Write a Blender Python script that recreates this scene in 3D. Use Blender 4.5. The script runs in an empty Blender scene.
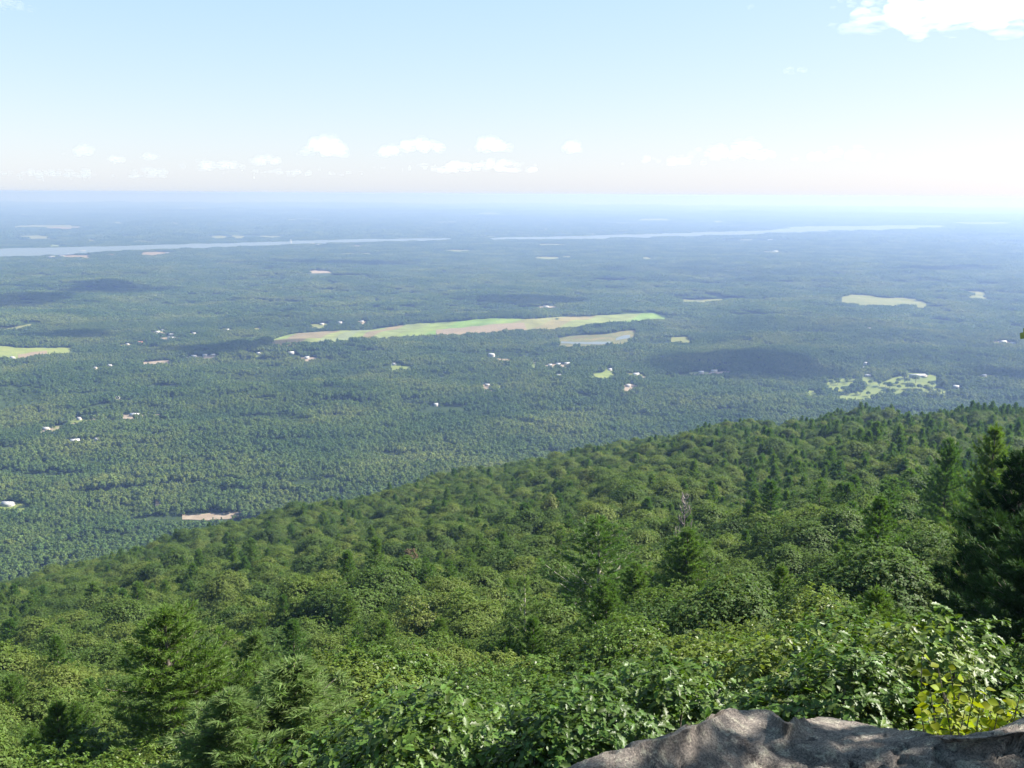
import bpy, math, random
import numpy as np
from mathutils import Matrix, Vector

R = math.radians
random.seed(7)
rng = np.random.default_rng(11)
S = bpy.context.scene
COL = S.collection

# ------------------------------------------------------------------ camera, sky, sun, exposure
F = 1000.0; W, H = 1024, 768
EYE = np.array([0.0, 0.0, 600.0])
PITCH, ROLL = R(10.76), R(0.36)
_r = np.array([1.0, 0, 0]); _f = np.array([0, math.cos(PITCH), -math.sin(PITCH)]); _u = np.array([0, math.sin(PITCH), math.cos(PITCH)])
CR = _r*math.cos(ROLL) + _u*math.sin(ROLL)
CU = -_r*math.sin(ROLL) + _u*math.cos(ROLL)
CF = _f
cam_d = bpy.data.cameras.new('camera'); cam = bpy.data.objects.new('camera', cam_d); COL.objects.link(cam)
cam_d.sensor_width = 36.0; cam_d.lens = 36.0*F/W; cam_d.clip_start = 0.1; cam_d.clip_end = 200000
M = Matrix.Identity(4)
for i in range(3):
    M[i][0], M[i][1], M[i][2], M[i][3] = CR[i], CU[i], -CF[i], EYE[i]
cam.matrix_world = M
S.camera = cam

SUN_AZ, SUN_EL = R(80), R(43)          # azimuth clockwise from the view direction
SUN = np.array([math.sin(SUN_AZ)*math.cos(SUN_EL), math.cos(SUN_AZ)*math.cos(SUN_EL), math.sin(SUN_EL)])
world = bpy.data.worlds.new("World"); S.world = world; world.use_nodes = True
wn = world.node_tree; bg = wn.nodes['Background']
sky = wn.nodes.new('ShaderNodeTexSky'); sky.sky_type = 'NISHITA'; sky.sun_disc = False
sky.sun_elevation = SUN_EL; sky.sun_rotation = SUN_AZ; sky.altitude = 600; sky.air_density = 1.0; sky.dust_density = 0.9; sky.ozone_density = 1.0
sep = wn.nodes.new('ShaderNodeSeparateColor'); com = wn.nodes.new('ShaderNodeCombineColor'); wn.links.new(sky.outputs[0], sep.inputs[0])
for ch, gam, mul in ((0, .60, 1.95), (1, .39, 2.88), (2, .22, 4.18)):      # a milky, pale summer sky: softer contrast than the clear model sky
    pw = wn.nodes.new('ShaderNodeMath'); pw.operation = 'POWER'; pw.inputs[1].default_value = gam; wn.links.new(sep.outputs[ch], pw.inputs[0])
    ml = wn.nodes.new('ShaderNodeMath'); ml.operation = 'MULTIPLY'; ml.inputs[1].default_value = mul; wn.links.new(pw.outputs[0], ml.inputs[0]); wn.links.new(ml.outputs[0], com.inputs[ch])
wn.links.new(com.outputs[0], bg.inputs[0]); bg.inputs[1].default_value = 0.05
sun_d = bpy.data.lights.new('sun', 'SUN'); sun_d.energy = 5.0; sun_d.angle = R(0.55); sun_d.color = (1, 0.95, 0.87)
sun = bpy.data.objects.new('sun', sun_d); COL.objects.link(sun)
sun.rotation_euler = Vector(SUN).to_track_quat('Z', 'Y').to_euler(); sun.location = (300, 100, 900)
S.view_settings.view_transform = 'Standard'; S.view_settings.look = 'None'
S.view_settings.exposure = 1.75; S.view_settings.gamma = 1.0
S.render.engine = 'CYCLES'
S.cycles.use_denoising = True; S.cycles.denoiser = 'OPENIMAGEDENOISE'; S.cycles.denoising_input_passes = 'RGB_ALBEDO_NORMAL'; S.cycles.denoising_prefilter = 'ACCURATE'
S.cycles.max_bounces = 8; S.cycles.diffuse_bounces = 3; S.cycles.glossy_bounces = 2; S.cycles.transmission_bounces = 3
S.cycles.volume_bounces = 6; S.cycles.sample_clamp_indirect = 4.0
S.cycles.use_adaptive_sampling = False

# ------------------------------------------------------------------ helpers
def pdir(px, py):
    d = CR*((px-W/2)/F) - CU*((py-H/2)/F) + CF
    return d/np.linalg.norm(d)

def project(P):
    v = np.asarray(P, float) - EYE
    x, y, z = v@CR, v@CU, v@CF
    z = np.where(np.abs(z) < 1e-6, 1e-6, z)
    return W/2 + F*x/z, H/2 - F*y/z, z

def az_tan(px, py):
    d = pdir(px, py)
    return math.atan2(d[0], d[1]), -d[2]/math.hypot(d[0], d[1])

def mesh_obj(name, verts, faces, mat=None, parent=None, smooth=False, link=True, attrs=None):
    me = bpy.data.meshes.new(name)
    v = np.asarray(verts, np.float32)
    me.vertices.add(len(v)); me.vertices.foreach_set('co', v.ravel())
    if isinstance(faces, np.ndarray):
        n, k = faces.shape; flat = faces.ravel(); ls = np.arange(n)*k; lt = np.full(n, k)
    else:
        lt = np.array([len(f) for f in faces]); ls = np.concatenate([[0], np.cumsum(lt)[:-1]]); flat = np.concatenate([np.asarray(f) for f in faces])
    me.loops.add(len(flat)); me.loops.foreach_set('vertex_index', flat.astype(np.int32))
    me.polygons.add(len(lt)); me.polygons.foreach_set('loop_start', ls.astype(np.int32)); me.polygons.foreach_set('loop_total', lt.astype(np.int32))
    if smooth: me.polygons.foreach_set('use_smooth', np.ones(len(lt), bool))
    if attrs:
        for k, a in attrs.items():
            at = me.attributes.new(k, 'FLOAT', 'POINT'); at.data.foreach_set('value', np.asarray(a, np.float32))
    me.update(calc_edges=True); me.validate()
    if mat: me.materials.append(mat)
    o = bpy.data.objects.new(name, me)
    if link: COL.objects.link(o)
    if parent: o.parent = parent
    return o

def tag(o, label=None, cat=None, group=None, kind=None):
    if label: o['label'] = label
    if cat: o['category'] = cat
    if group: o['group'] = group
    if kind: o['kind'] = kind
    return o

def empty(name, loc, rz=0.0, sc=1.0):
    e = bpy.data.objects.new(name, None); COL.objects.link(e)
    e.location = loc; e.rotation_euler = (0, 0, rz); e.scale = (sc, sc, sc); e.empty_display_size = 0.5
    return e

class Nz:
    """smooth pseudo noise: a sum of random plane waves"""
    def __init__(s, seed, wl, n=14, aniso=1.0):
        g = np.random.default_rng(seed)
        a = g.uniform(0, 2*np.pi, n); k = 2*np.pi/(wl*g.uniform(.6, 1.7, n))
        s.kx = np.cos(a)*k; s.ky = np.sin(a)*k*aniso; s.p = g.uniform(0, 6.28, n); s.n = n
    def __call__(s, x, y):
        x = np.asarray(x, float); y = np.asarray(y, float); o = np.zeros(np.broadcast(x, y).shape)
        for i in range(s.n): o = o + np.sin(x*s.kx[i] + y*s.ky[i] + s.p[i])
        return o/math.sqrt(s.n/2)

# ------------------------------------------------------------------ materials
def nodes(name):
    m = bpy.data.materials.new(name); m.use_nodes = True; t = m.node_tree
    return m, t, t.nodes, t.links, t.nodes['Principled BSDF'], t.nodes['Material Output']

def leaf_mat(name, c0, c1, c2, rough=0.5, spec=0.5, trans=0.3, tcol=None, isl=0.5, stand=0):
    """foliage: hue varies per tree, per leaf and softly through the wood"""
    m, t, N, L, b, out = nodes(name)
    oi = N.new('ShaderNodeObjectInfo'); ge = N.new('ShaderNodeNewGeometry')
    at = N.new('ShaderNodeAttribute'); at.attribute_name = 'tint'
    mx = N.new('ShaderNodeMath'); mx.operation = 'ADD'; L.new(oi.outputs['Random'], mx.inputs[0]); L.new(at.outputs['Fac'], mx.inputs[1])
    fr = N.new('ShaderNodeMath'); fr.operation = 'FRACT'; L.new(mx.outputs[0], fr.inputs[0])
    r1 = N.new('ShaderNodeValToRGB'); r1.color_ramp.elements[0].color = (*c0, 1); r1.color_ramp.elements[1].color = (*c2, 1)
    e = r1.color_ramp.elements.new(0.55); e.color = (*c1, 1)
    if stand:     # stands of different kinds of trees
        q = N.new('ShaderNodeTexNoise'); q.inputs['Scale'].default_value = stand; q.inputs['Detail'].default_value = 3; L.new(ge.outputs['Position'], q.inputs['Vector'])
        sm = N.new('ShaderNodeMapRange'); L.new(q.outputs['Fac'], sm.inputs[0]); sm.inputs[1].default_value = .36; sm.inputs[2].default_value = .64
        md = N.new('ShaderNodeMix'); md.inputs[0].default_value = .68; L.new(fr.outputs[0], md.inputs[2]); L.new(sm.outputs[0], md.inputs[3]); L.new(md.outputs[0], r1.inputs[0])
    else: L.new(fr.outputs[0], r1.inputs[0])
    hv = N.new('ShaderNodeHueSaturation'); L.new(r1.outputs[0], hv.inputs['Color'])
    mr = N.new('ShaderNodeMapRange'); L.new(ge.outputs['Random Per Island'], mr.inputs[0]); mr.inputs[3].default_value = 1-isl*.6; mr.inputs[4].default_value = 1+isl
    L.new(mr.outputs[0], hv.inputs['Value'])
    mh = N.new('ShaderNodeMapRange'); L.new(ge.outputs['Random Per Island'], mh.inputs[0]); mh.inputs[3].default_value = .485; mh.inputs[4].default_value = .512
    L.new(mh.outputs[0], hv.inputs['Hue'])
    L.new(hv.outputs[0], b.inputs['Base Color']); b.inputs['Roughness'].default_value = rough; b.inputs['Specular IOR Level'].default_value = spec
    if trans > 0:
        tr = N.new('ShaderNodeBsdfTranslucent'); ms = N.new('ShaderNodeMixShader'); ms.inputs[0].default_value = trans
        mc = N.new('ShaderNodeMix'); mc.data_type = 'RGBA'; mc.blend_type = 'MULTIPLY'; mc.inputs[0].default_value = 1
        L.new(hv.outputs[0], mc.inputs[6]); mc.inputs[7].default_value = (*(tcol or (1.5, 1.6, .7)), 1)
        L.new(mc.outputs[2], tr.inputs[0]); L.new(b.outputs[0], ms.inputs[1]); L.new(tr.outputs[0], ms.inputs[2]); L.new(ms.outputs[0], out.inputs[0])
    return m

def noise_mat(name, c0, c1, scale, rough=0.9, detail=6, bump=0, c2=None, coord='Object', stretch=(1, 1, 1)):
    m, t, N, L, b, out = nodes(name)
    tc = N.new('ShaderNodeTexCoord'); mp = N.new('ShaderNodeMapping'); L.new(tc.outputs[coord], mp.inputs[0]); mp.inputs['Scale'].default_value = stretch
    n = N.new('ShaderNodeTexNoise'); n.inputs['Scale'].default_value = scale; n.inputs['Detail'].default_value = detail; n.inputs['Roughness'].default_value = .65; L.new(mp.outputs[0], n.inputs['Vector'])
    r = N.new('ShaderNodeValToRGB'); r.color_ramp.elements[0].position = .35; r.color_ramp.elements[1].position = .65
    r.color_ramp.elements[0].color = (*c0, 1); r.color_ramp.elements[1].color = (*c1, 1)
    if c2: e = r.color_ramp.elements.new(.5); e.color = (*c2, 1)
    L.new(n.outputs['Fac'], r.inputs[0]); L.new(r.outputs[0], b.inputs['Base Color']); b.inputs['Roughness'].default_value = rough; b.inputs['Specular IOR Level'].default_value = .2
    if bump:
        bp = N.new('ShaderNodeBump'); bp.inputs['Strength'].default_value = 1; bp.inputs['Distance'].default_value = bump; L.new(n.outputs['Fac'], bp.inputs['Height']); L.new(bp.outputs[0], b.inputs['Normal'])
    return m

def flat_mat(name, c, rough=0.8):
    return noise_mat(name, tuple(.85*x for x in c), tuple(min(1, 1.1*x) for x in c), 3.0, rough)

MAT = {}
MAT['oak_leaf'] = leaf_mat('oak_leaf', (.044, .082, .013), (.065, .106, .016), (.098, .128, .023), .45, .3, .3)
MAT['canopy_leaf'] = leaf_mat('canopy_leaf', (.046, .080, .018), (.070, .107, .021), (.098, .126, .028), .6, .2, .34)
MAT['needle'] = leaf_mat('needle', (.056, .108, .022), (.074, .125, .024), (.092, .14, .028), .55, .2, .4, (1.3, 1.5, .7))
MAT['pale_needle'] = leaf_mat('pale_needle', (.10, .15, .046), (.115, .165, .05), (.125, .175, .052), .55, .2, .45, (1.2, 1.4, .8))
MAT['shaded_needle'] = leaf_mat('shaded_needle', (.018, .040, .014), (.024, .05, .015), (.03, .058, .018), .7, .08, .2, (1.3, 1.5, .7))  # shade on the right edge pines put into a darker needle colour
MAT['valley_leaf'] = leaf_mat('valley_leaf', (.035, .072, .022), (.068, .106, .028), (.118, .142, .038), .8, .1, .25, isl=.28, stand=.0032)
MAT['yellow_leaf'] = leaf_mat('yellow_leaf', (.16, .20, .010), (.26, .27, .012), (.36, .29, .018), .55, .15, .45, (1.3, 1.3, .4), .4)
MAT['brown_leaf'] = leaf_mat('brown_leaf', (.07, .052, .03), (.085, .06, .034), (.10, .07, .038), .8, .2, .15, (1.2, 1, .8))
MAT['bark'] = noise_mat('bark', (.05, .042, .034), (.17, .145, .12), 6, .95, bump=.02)
MAT['pale_bark'] = noise_mat('pale_bark', (.22, .2, .17), (.42, .38, .33), 5, .95)
MAT['dead_wood'] = noise_mat('dead_wood', (.15, .13, .12), (.29, .25, .23), 4, .95)

# ------------------------------------------------------------------ terrain
RIDGE = [(-350, 660), (0, 590), (100, 566), (200, 539), (300, 513), (400, 491), (500, 470), (600, 450), (700, 433), (800, 423), (900, 416), (1024, 412), (1400, 395)]
RS =    [560, 640, 670, 700, 740, 780, 820, 850, 870, 890, 880, 850, 800]
NEAR =  [(-350, 800), (0, 795), (200, 790), (400, 778), (560, 765), (700, 740), (850, 730), (1024, 730), (1400, 720)]
RNEAR = np.array([52, 50, 46, 26, 20, 17.5, 17, 17, 15.])
_az = np.array([az_tan(*p)[0] for p in RIDGE]); _dl = np.arctan([az_tan(*p)[1] for p in RIDGE]); _rs = np.array(RS, float)
_azn = np.array([az_tan(*p)[0] for p in NEAR]); _dn = np.arctan([az_tan(*p)[1] for p in NEAR])
nz_sl, nz_sl2 = Nz(1, 110), Nz(2, 340)
nz_v1, nz_v2, nz_v3 = Nz(3, 950, aniso=1.9), Nz(4, 2600), Nz(5, 9000)
def r_near(az): return np.interp(az, _azn, RNEAR)

def tree_h(r):
    return np.interp(r, [8, 25, 60, 150, 400, 1000], [5.0, 6.5, 9, 11.5, 12.5, 13])

def valley(x, y):
    r = np.hypot(x, y)
    a = np.interp(r, [0, 3000, 7500, 9500, 16000, 30000, 60000], [9, 9, 9, 3.0, 3.0, 14, 30])
    far = np.interp(r, [0, 22000, 40000, 52000, 61000], [0, 0, 25, 45, 20])
    return 12 + a*1.15*nz_v1(x, y)*np.interp(r, [0, 7500, 12000], [1, 1, .2]) + a*nz_v2(x, y)*.8 + far*(1+.45*nz_v3(x, y))

def terr(x, y):
    x = np.asarray(x, float); y = np.asarray(y, float)
    r = np.maximum(np.hypot(x, y), .5); az = np.arctan2(x, y)
    azc = np.clip(az, _az[0], _az[-1])
    ds = np.interp(azc, _az, _dl); rs = np.interp(azc, _az, _rs); dn = np.interp(azc, _azn, _dn)
    R0 = r_near(azc); u = np.log(np.maximum(r, R0)/R0)/np.log(rs/R0); uc = np.clip(u, 0, 1)
    dl = dn + (ds-dn)*uc**1.08
    rr = np.minimum(r, rs)
    z = 600 - rr*np.tan(dl) - tree_h(rr)*np.interp(rr, [60, 300, 700], [.92, 1.12, 1.3])
    d = np.maximum(r-rs, 0)
    s0 = np.tan(ds) - .06
    z = z - d*s0 - .5*np.minimum(d, 300)**2/300*.24 - np.maximum(d-300, 0)*.24
    z = z + np.interp(r, [0, 40, 120, 300], [0, 0, 1.0, 2.2])*nz_sl(x, y) + np.interp(r, [0, 150, 500], [0, 0, 3.0])*nz_sl2(x, y)
    # behind and beside the viewer the mountain top goes on as a shoulder
    w = np.clip((np.abs(az)-R(52))/R(50), 0, 1); w = w*w*(3-2*w)
    z = z*(1-w) + (597.5 - .12*r*(1-w) - .04*r)*w
    v = valley(x, y); k = 14.0
    m = np.maximum(z, v); out = m + k*np.log(np.exp((z-m)/k)+np.exp((v-m)/k))
    # ledge foot: the ground comes up to the rock
    return out

def ground_hit(px, py, h=0.0, r0=900.0, r1=60000.0):
    """the point of the valley (raised by h) that is seen at a pixel"""
    d = pdir(px, py); hd = math.hypot(d[0], d[1])
    rr = np.geomspace(r0, r1, 1500); x = d[0]/hd*rr; y = d[1]/hd*rr
    z = 600 + d[2]/hd*rr; f = z - (valley(x, y)+h)
    i = int(np.argmax(f < 0)) if (f < 0).any() else len(rr)-1
    a = rr[i-1] if i else rr[0]; b = rr[i]
    t = f[i-1]/(f[i-1]-f[i]+1e-9) if i else 0
    r = a + (b-a)*t
    return np.array([d[0]/hd*r, d[1]/hd*r])

def build_ground():
    az = np.concatenate([np.linspace(-R(180), -R(40), 40, endpoint=False), np.linspace(-R(40), R(40), 260), np.linspace(R(40), R(180), 41)[1:]])
    na = len(az)-1; az = az[:-1]
    rr = np.concatenate([[1.2, 2.2, 3.2], np.geomspace(4.2, 61000, 760)]); nr = len(rr)
    A, Q = np.meshgrid(az, rr)
    lim = np.where(np.abs(A) < R(78), 61000, np.interp(np.abs(A), [R(78), R(100)], [3000, 400]))
    Q = np.minimum(Q, lim)
    X = Q*np.sin(A); Y = Q*np.cos(A); Z = terr(X, Y)
    V = np.stack([X, Y, Z], -1).reshape(-1, 3)
    i, j = np.meshgrid(np.arange(nr-1), np.arange(na), indexing='ij'); j2 = (j+1) % na
    Fq = np.stack([i*na+j, i*na+j2, (i+1)*na+j2, (i+1)*na+j], -1).reshape(-1, 4)
    Qa = Q.reshape(-1); keep = ~((Qa[Fq[:, 0]] == Qa[Fq[:, 3]]) & (Qa[Fq[:, 1]] == Qa[Fq[:, 2]]))
    Fq = Fq[keep][:, ::-1]
    m, t, N, L, b, out = nodes('forest_floor')
    ge = N.new('ShaderNodeNewGeometry')
    n1 = N.new('ShaderNodeTexNoise'); n1.inputs['Scale'].default_value = .0011; n1.inputs['Detail'].default_value = 9; n1.inputs['Roughness'].default_value = .68; L.new(ge.outputs['Position'], n1.inputs['Vector'])
    r = N.new('ShaderNodeValToRGB'); el = r.color_ramp.elements
    el[0].position = .3; el[0].color = (.018, .03, .012, 1); el[1].position = .72; el[1].color = (.12, .14, .055, 1)
    e = el.new(.57); e.color = (.034, .052, .02, 1); e = el.new(.64); e.color = (.05, .068, .027, 1)
    L.new(n1.outputs['Fac'], r.inputs[0]); L.new(r.outputs[0], b.inputs['Base Color']); b.inputs['Roughness'].default_value = 1; b.inputs['Specular IOR Level'].default_value = 0
    n2 = N.new('ShaderNodeTexNoise'); n2.inputs['Scale'].default_value = .02; n2.inputs['Detail'].default_value = 5; L.new(ge.outputs['Position'], n2.inputs['Vector'])
    bp = N.new('ShaderNodeBump'); bp.inputs['Distance'].default_value = 10; bp.inputs['Strength'].default_value = .8; L.new(n2.outputs['Fac'], bp.inputs['Height']); L.new(bp.outputs[0], b.inputs['Normal'])
    o = mesh_obj('ground', V, Fq, m, smooth=True); tag(o, kind='structure')
build_ground()

# haze: one closed box round the place, even density
def build_haze():
    x0, x1, y0, y1, z0, z1 = -61500, 61500, -3300, 61800, -95, 606.5
    V = [(x, y, z) for z in (z0, z1) for y in (y0, y1) for x in (x0, x1)]
    Fh = [(0, 2, 3, 1), (4, 5, 7, 6), (0, 1, 5, 4), (2, 6, 7, 3), (0, 4, 6, 2), (1, 3, 7, 5)]
    m, t, N, L, b, out = nodes('haze'); N.remove(b)
    pv = N.new('ShaderNodeVolumePrincipled'); pv.inputs['Color'].default_value = (.25, .37, .71, 1); pv.inputs['Absorption Color'].default_value = (.41, .29, .0, 1)
    pv.inputs['Density'].default_value = 8.6e-5; pv.inputs['Anisotropy'].default_value = .3
    L.new(pv.outputs[0], out.inputs['Volume'])
    o = mesh_obj('haze', V, Fh, m); tag(o, kind='stuff', label='pale blue haze over the wide valley', cat='haze')
build_haze()

# ------------------------------------------------------------------ clearings, fields, water, houses (positions on the valley floor)
def poly_pts(up, lo):
    """far edge seen on the ground, near edge seen over the treetops in front of it"""
    return np.array([ground_hit(*p, 0.5) for p in up] + [ground_hit(*p, 15.0) for p in reversed(lo)])

def inside(P, X, Y):
    x, y = P[:, 0], P[:, 1]; r = np.zeros(X.shape, bool); j = len(P)-1
    bb = (X >= x.min()) & (X <= x.max()) & (Y >= y.min()) & (Y <= y.max())
    if not bb.any(): return r
    xs, ys = X[bb], Y[bb]; q = np.zeros(xs.shape, bool)
    for i in range(len(P)):
        c = ((y[i] > ys) != (y[j] > ys)) & (xs < (x[j]-x[i])*(ys-y[i])/(y[j]-y[i]+1e-12)+x[i]); q ^= c; j = i
    r[bb] = q
    return r

CUTS = []          # polygons kept free of forest

def sheet(name, up, lo, mat, lift=.8, level=None, n=26, m=12, kind='structure', label=None, cat=None, hlo=15.0):
    """a strip of land between a far edge and a near edge, laid on the ground"""
    up = np.array(up, float); lo = np.array(lo, float)
    jit = Nz(int(abs(up[0, 0])*7+up[0, 1]), 16.0, 8)
    def res(p): 
        s = np.linspace(0, 1, n); t = (p[:, 0]-p[0, 0])/(p[-1, 0]-p[0, 0]); q = np.stack([np.interp(s, t, p[:, 0]), np.interp(s, t, p[:, 1])], -1); q[:, 1] += .2*jit(q[:, 0], q[:, 1]*3); return q
    U = [ground_hit(*p, .5) for p in res(up)]; Lw = [ground_hit(*p, hlo) for p in res(lo)]
    U, Lw = np.array(U), np.array(Lw); CUTS.append(np.concatenate([U, Lw[::-1]]))
    t = np.linspace(0, 1, m)[:, None, None]
    G = U[None]*(1-t) + Lw[None]*t
    Z = valley(G[..., 0], G[..., 1]) + lift if level is None else np.full(G.shape[:2], level)
    V = np.concatenate([G, Z[..., None]], -1).reshape(-1, 3)
    i, j = np.meshgrid(np.arange(m-1), np.arange(n-1), indexing='ij')
    Fq = np.stack([i*n+j, (i+1)*n+j, (i+1)*n+j+1, i*n+j+1], -1).reshape(-1, 4)
    tt = (np.ones((m, 1))*np.linspace(0, 1, n)[None]).ravel(); dd = (np.linspace(0, 1, m)[:, None]*np.ones((1, n))).ravel()
    o = mesh_obj(name, V, Fq, mat, attrs={'along': tt, 'across': dd}); tag(o, label, cat, kind=kind)
    return o

def strip_mat(name, stops, slant=.25, soft=.0):
    """crop strips: bands of different crops across the field"""
    m, t, N, L, b, out = nodes(name)
    a = N.new('ShaderNodeAttribute'); a.attribute_name = 'along'; c = N.new('ShaderNodeAttribute'); c.attribute_name = 'across'
    ma = N.new('ShaderNodeMath'); ma.operation = 'MULTIPLY_ADD'; L.new(c.outputs['Fac'], ma.inputs[0]); ma.inputs[1].default_value = slant; L.new(a.outputs['Fac'], ma.inputs[2])
    r = N.new('ShaderNodeValToRGB'); r.color_ramp.interpolation = 'CONSTANT' if not soft else 'LINEAR'
    el = r.color_ramp.elements
    el[0].position = stops[0][0]; el[0].color = (*stops[0][1], 1); el[1].position = stops[1][0]; el[1].color = (*stops[1][1], 1)
    for p, col in stops[2:]: e = el.new(p); e.color = (*col, 1)
    L.new(ma.outputs[0], r.inputs[0])
    ge = N.new('ShaderNodeNewGeometry'); n = N.new('ShaderNodeTexNoise'); n.inputs['Scale'].default_value = .012; n.inputs['Detail'].default_value = 6; L.new(ge.outputs['Position'], n.inputs['Vector'])
    mr = N.new('ShaderNodeMapRange'); L.new(n.outputs['Fac'], mr.inputs[0]); mr.inputs[1].default_value = .3; mr.inputs[2].default_value = .7; mr.inputs[3].default_value = .72; mr.inputs[4].default_value = 1.25
    hv = N.new('ShaderNodeHueSaturation'); L.new(r.outputs[0], hv.inputs['Color']); L.new(mr.outputs[0], hv.inputs['Value'])
    L.new(hv.outputs[0], b.inputs['Base Color']); b.inputs['Roughness'].default_value = 1; b.inputs['Specular IOR Level'].default_value = .1
    return m

GRN, BRN, OLV, PAL = (.125, .160, .040), (.15, .122, .068), (.13, .15, .075), (.24, .22, .13)
MAT['crop'] = strip_mat('crop', [(0, GRN), (.06, BRN), (.17, (0.152, 0.172, 0.055)), (.21, OLV), (.25, (0.135, 0.163, 0.050)), (.29, BRN), (.335, (0.124, 0.148, 0.050)), (.40, GRN), (.47, (0.107, 0.167, 0.036)),
                                 (.58, (0.118, 0.163, 0.041)), (.64, (0.146, 0.148, 0.059)), (.74, (0.157, 0.138, 0.064)), (.82, (0.141, 0.163, 0.055)), (.93, (0.118, 0.178, 0.041))], .1)
MAT['meadow'] = noise_mat('meadow', (.11, .135, .035), (.16, .175, .055), .02, 1, c2=(.13, .155, .042))
MAT['lawn'] = noise_mat('lawn', (.085, .115, .028), (.14, .16, .045), .02, 1, c2=(.11, .14, .035))
MAT['hay'] = noise_mat('hay', (.095, .11, .03), (.14, .138, .055), .01, 1, c2=(.11, .12, .038))
MAT['dirt'] = noise_mat('dirt', (.16, .125, .09), (.23, .19, .15), .05, 1)
MAT['marsh'] = noise_mat('marsh', (.095, .08, .033), (.15, .115, .05), .015, 1, c2=(.085, .095, .03))
MAT['stubble'] = noise_mat('stubble', (.14, .11, .07), (.18, .14, .09), .01, 1)
def water_mat():
    m, t, N, L, b, out = nodes('water')
    b.inputs['Base Color'].default_value = (.10, .125, .14, 1); b.inputs['Specular IOR Level'].default_value = .3; b.inputs['Roughness'].default_value = .6; b.inputs['IOR'].default_value = 1.33
    ge = N.new('ShaderNodeNewGeometry'); n = N.new('ShaderNodeTexNoise'); n.inputs['Scale'].default_value = .05; n.inputs['Detail'].default_value = 3; L.new(ge.outputs['Position'], n.inputs['Vector'])
    bp = N.new('ShaderNodeBump'); bp.inputs['Distance'].default_value = .6; bp.inputs['Strength'].default_value = .5; L.new(n.outputs['Fac'], bp.inputs['Height']); L.new(bp.outputs[0], b.inputs['Normal'])
    return m
MAT['water'] = water_mat()

sheet('crop_field', [(272, 340), (290, 334), (330, 331), (372, 330), (410, 324), (452, 322), (490, 318), (525, 319), (560, 317), (610, 315), (655, 313), (668, 316)],
      [(272, 343), (300, 341), (340, 339), (400, 335), (450, 333), (500, 330), (560, 326), (610, 322), (668, 319)], MAT['crop'], n=60, m=14)
sheet('stubble_strip', [(436, 330), (470, 327), (500, 324), (524, 323)], [(436, 332), (470, 331), (500, 330), (527, 327)], MAT['stubble'], lift=1.5, n=20, m=5)
sheet('meadow', [(842, 297), (852, 294.5), (868, 295), (890, 298), (905, 297.5), (918, 299), (926, 303)], [(842, 302), (860, 302.5), (890, 303), (926, 305)], MAT['hay'])
sheet('meadow', [(966, 292), (975, 291), (987, 293)], [(966, 295), (987, 297)], MAT['hay'])
sheet('meadow', [(-30, 344), (0, 345.5), (20, 348), (46, 348), (60, 347.5), (72, 348)], [(-30, 358), (0, 357.5), (16, 357), (48, 352.5), (72, 352)], MAT['meadow'])
sheet('meadow', [(-20, 327), (10, 327), (32, 324)], [(-20, 329), (32, 326.5)], MAT['hay'])
sheet('stubble_strip', [(18, 355), (35, 352), (47, 351)], [(18, 357), (47, 353)], MAT['stubble'], lift=1.6, n=10, m=4)
sheet('marsh', [(558, 338), (575, 335.5), (605, 334), (622, 331), (636, 330.5)], [(558, 344.5), (590, 345), (625, 344), (636, 335)], MAT['marsh'])
sheet('pond', [(561, 342), (575, 342.5), (590, 342.3), (610, 342)], [(561, 343.4), (575, 344), (606, 344.2), (612, 342.8)], MAT['water'], lift=1.8, n=16, m=4, hlo=1.0)
sheet('pond', [(616, 338.5), (624, 335.5), (630, 335)], [(616, 340.5), (630, 338)], MAT['water'], lift=1.8, n=10, m=4, hlo=1.0)
GOLF = []
for up, lo in [([(838, 396), (856, 392), (870, 388.5), (883, 382.5), (896, 377), (904, 376)], [(838, 399.5), (853, 399), (868, 397.5), (883, 392.5), (897, 384.5), (904, 380)]),
               ([(893, 389), (903, 383), (912, 378.5), (925, 376.5), (936, 377.5)], [(893, 392.5), (908, 392), (922, 390), (936, 387)]),
               ([(927, 389), (937, 388), (947, 389.5)], [(927, 394), (947, 394)]), ([(826, 380), (840, 377.8), (858, 379)], [(826, 386), (840, 387), (858, 385)]),
               ([(832, 388), (850, 385.5)], [(832, 391.5), (850, 389.5)]), ([(805, 391), (816, 390.5)], [(805, 398), (816, 397)]), ([(861, 377), (874, 376.5)], [(861, 381), (874, 382)]),
               ([(866, 383), (878, 380)], [(866, 386), (878, 384)]), ([(905, 372), (926, 374), (936, 375)], [(905, 375.5), (936, 377.5)])]:
    sheet('golf_lawn', up, lo, MAT['lawn'], n=24, m=8, hlo=12.0); GOLF.append(CUTS[-1])
sheet('meadow', [(591, 374), (600, 373), (608, 370), (615, 371)], [(591, 377), (604, 379), (615, 375)], MAT['lawn'])
sheet('clearing', [(621, 387), (628, 384), (637, 385)], [(621, 390), (637, 389)], MAT['dirt'])
sheet('clearing', [(483, 385), (491, 384)], [(483, 388), (492, 388)], MAT['dirt'], n=8, m=4)
sheet('meadow', [(496, 386), (504, 385)], [(496, 388), (504, 387.5)], MAT['lawn'], n=8, m=4)
sheet('meadow', [(530, 363), (538, 363)], [(530, 366), (538, 366)], MAT['lawn'], n=8, m=4)
sheet('clearing', [(495, 358.5), (511, 359)], [(495, 360.5), (511, 360.5)], MAT['stubble'], n=8, m=4)
sheet('meadow', [(671, 337.5), (690, 336.5)], [(671, 339), (690, 339)], MAT['hay'], n=10, m=4)
sheet('meadow', [(680, 299.5), (725, 299)], [(680, 301.5), (725, 301)], MAT['hay'], n=10, m=4)
sheet('clearing', [(142, 362), (158, 360.5), (171, 360)], [(142, 363.5), (171, 361.8)], MAT['dirt'], n=12, m=4)
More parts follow.
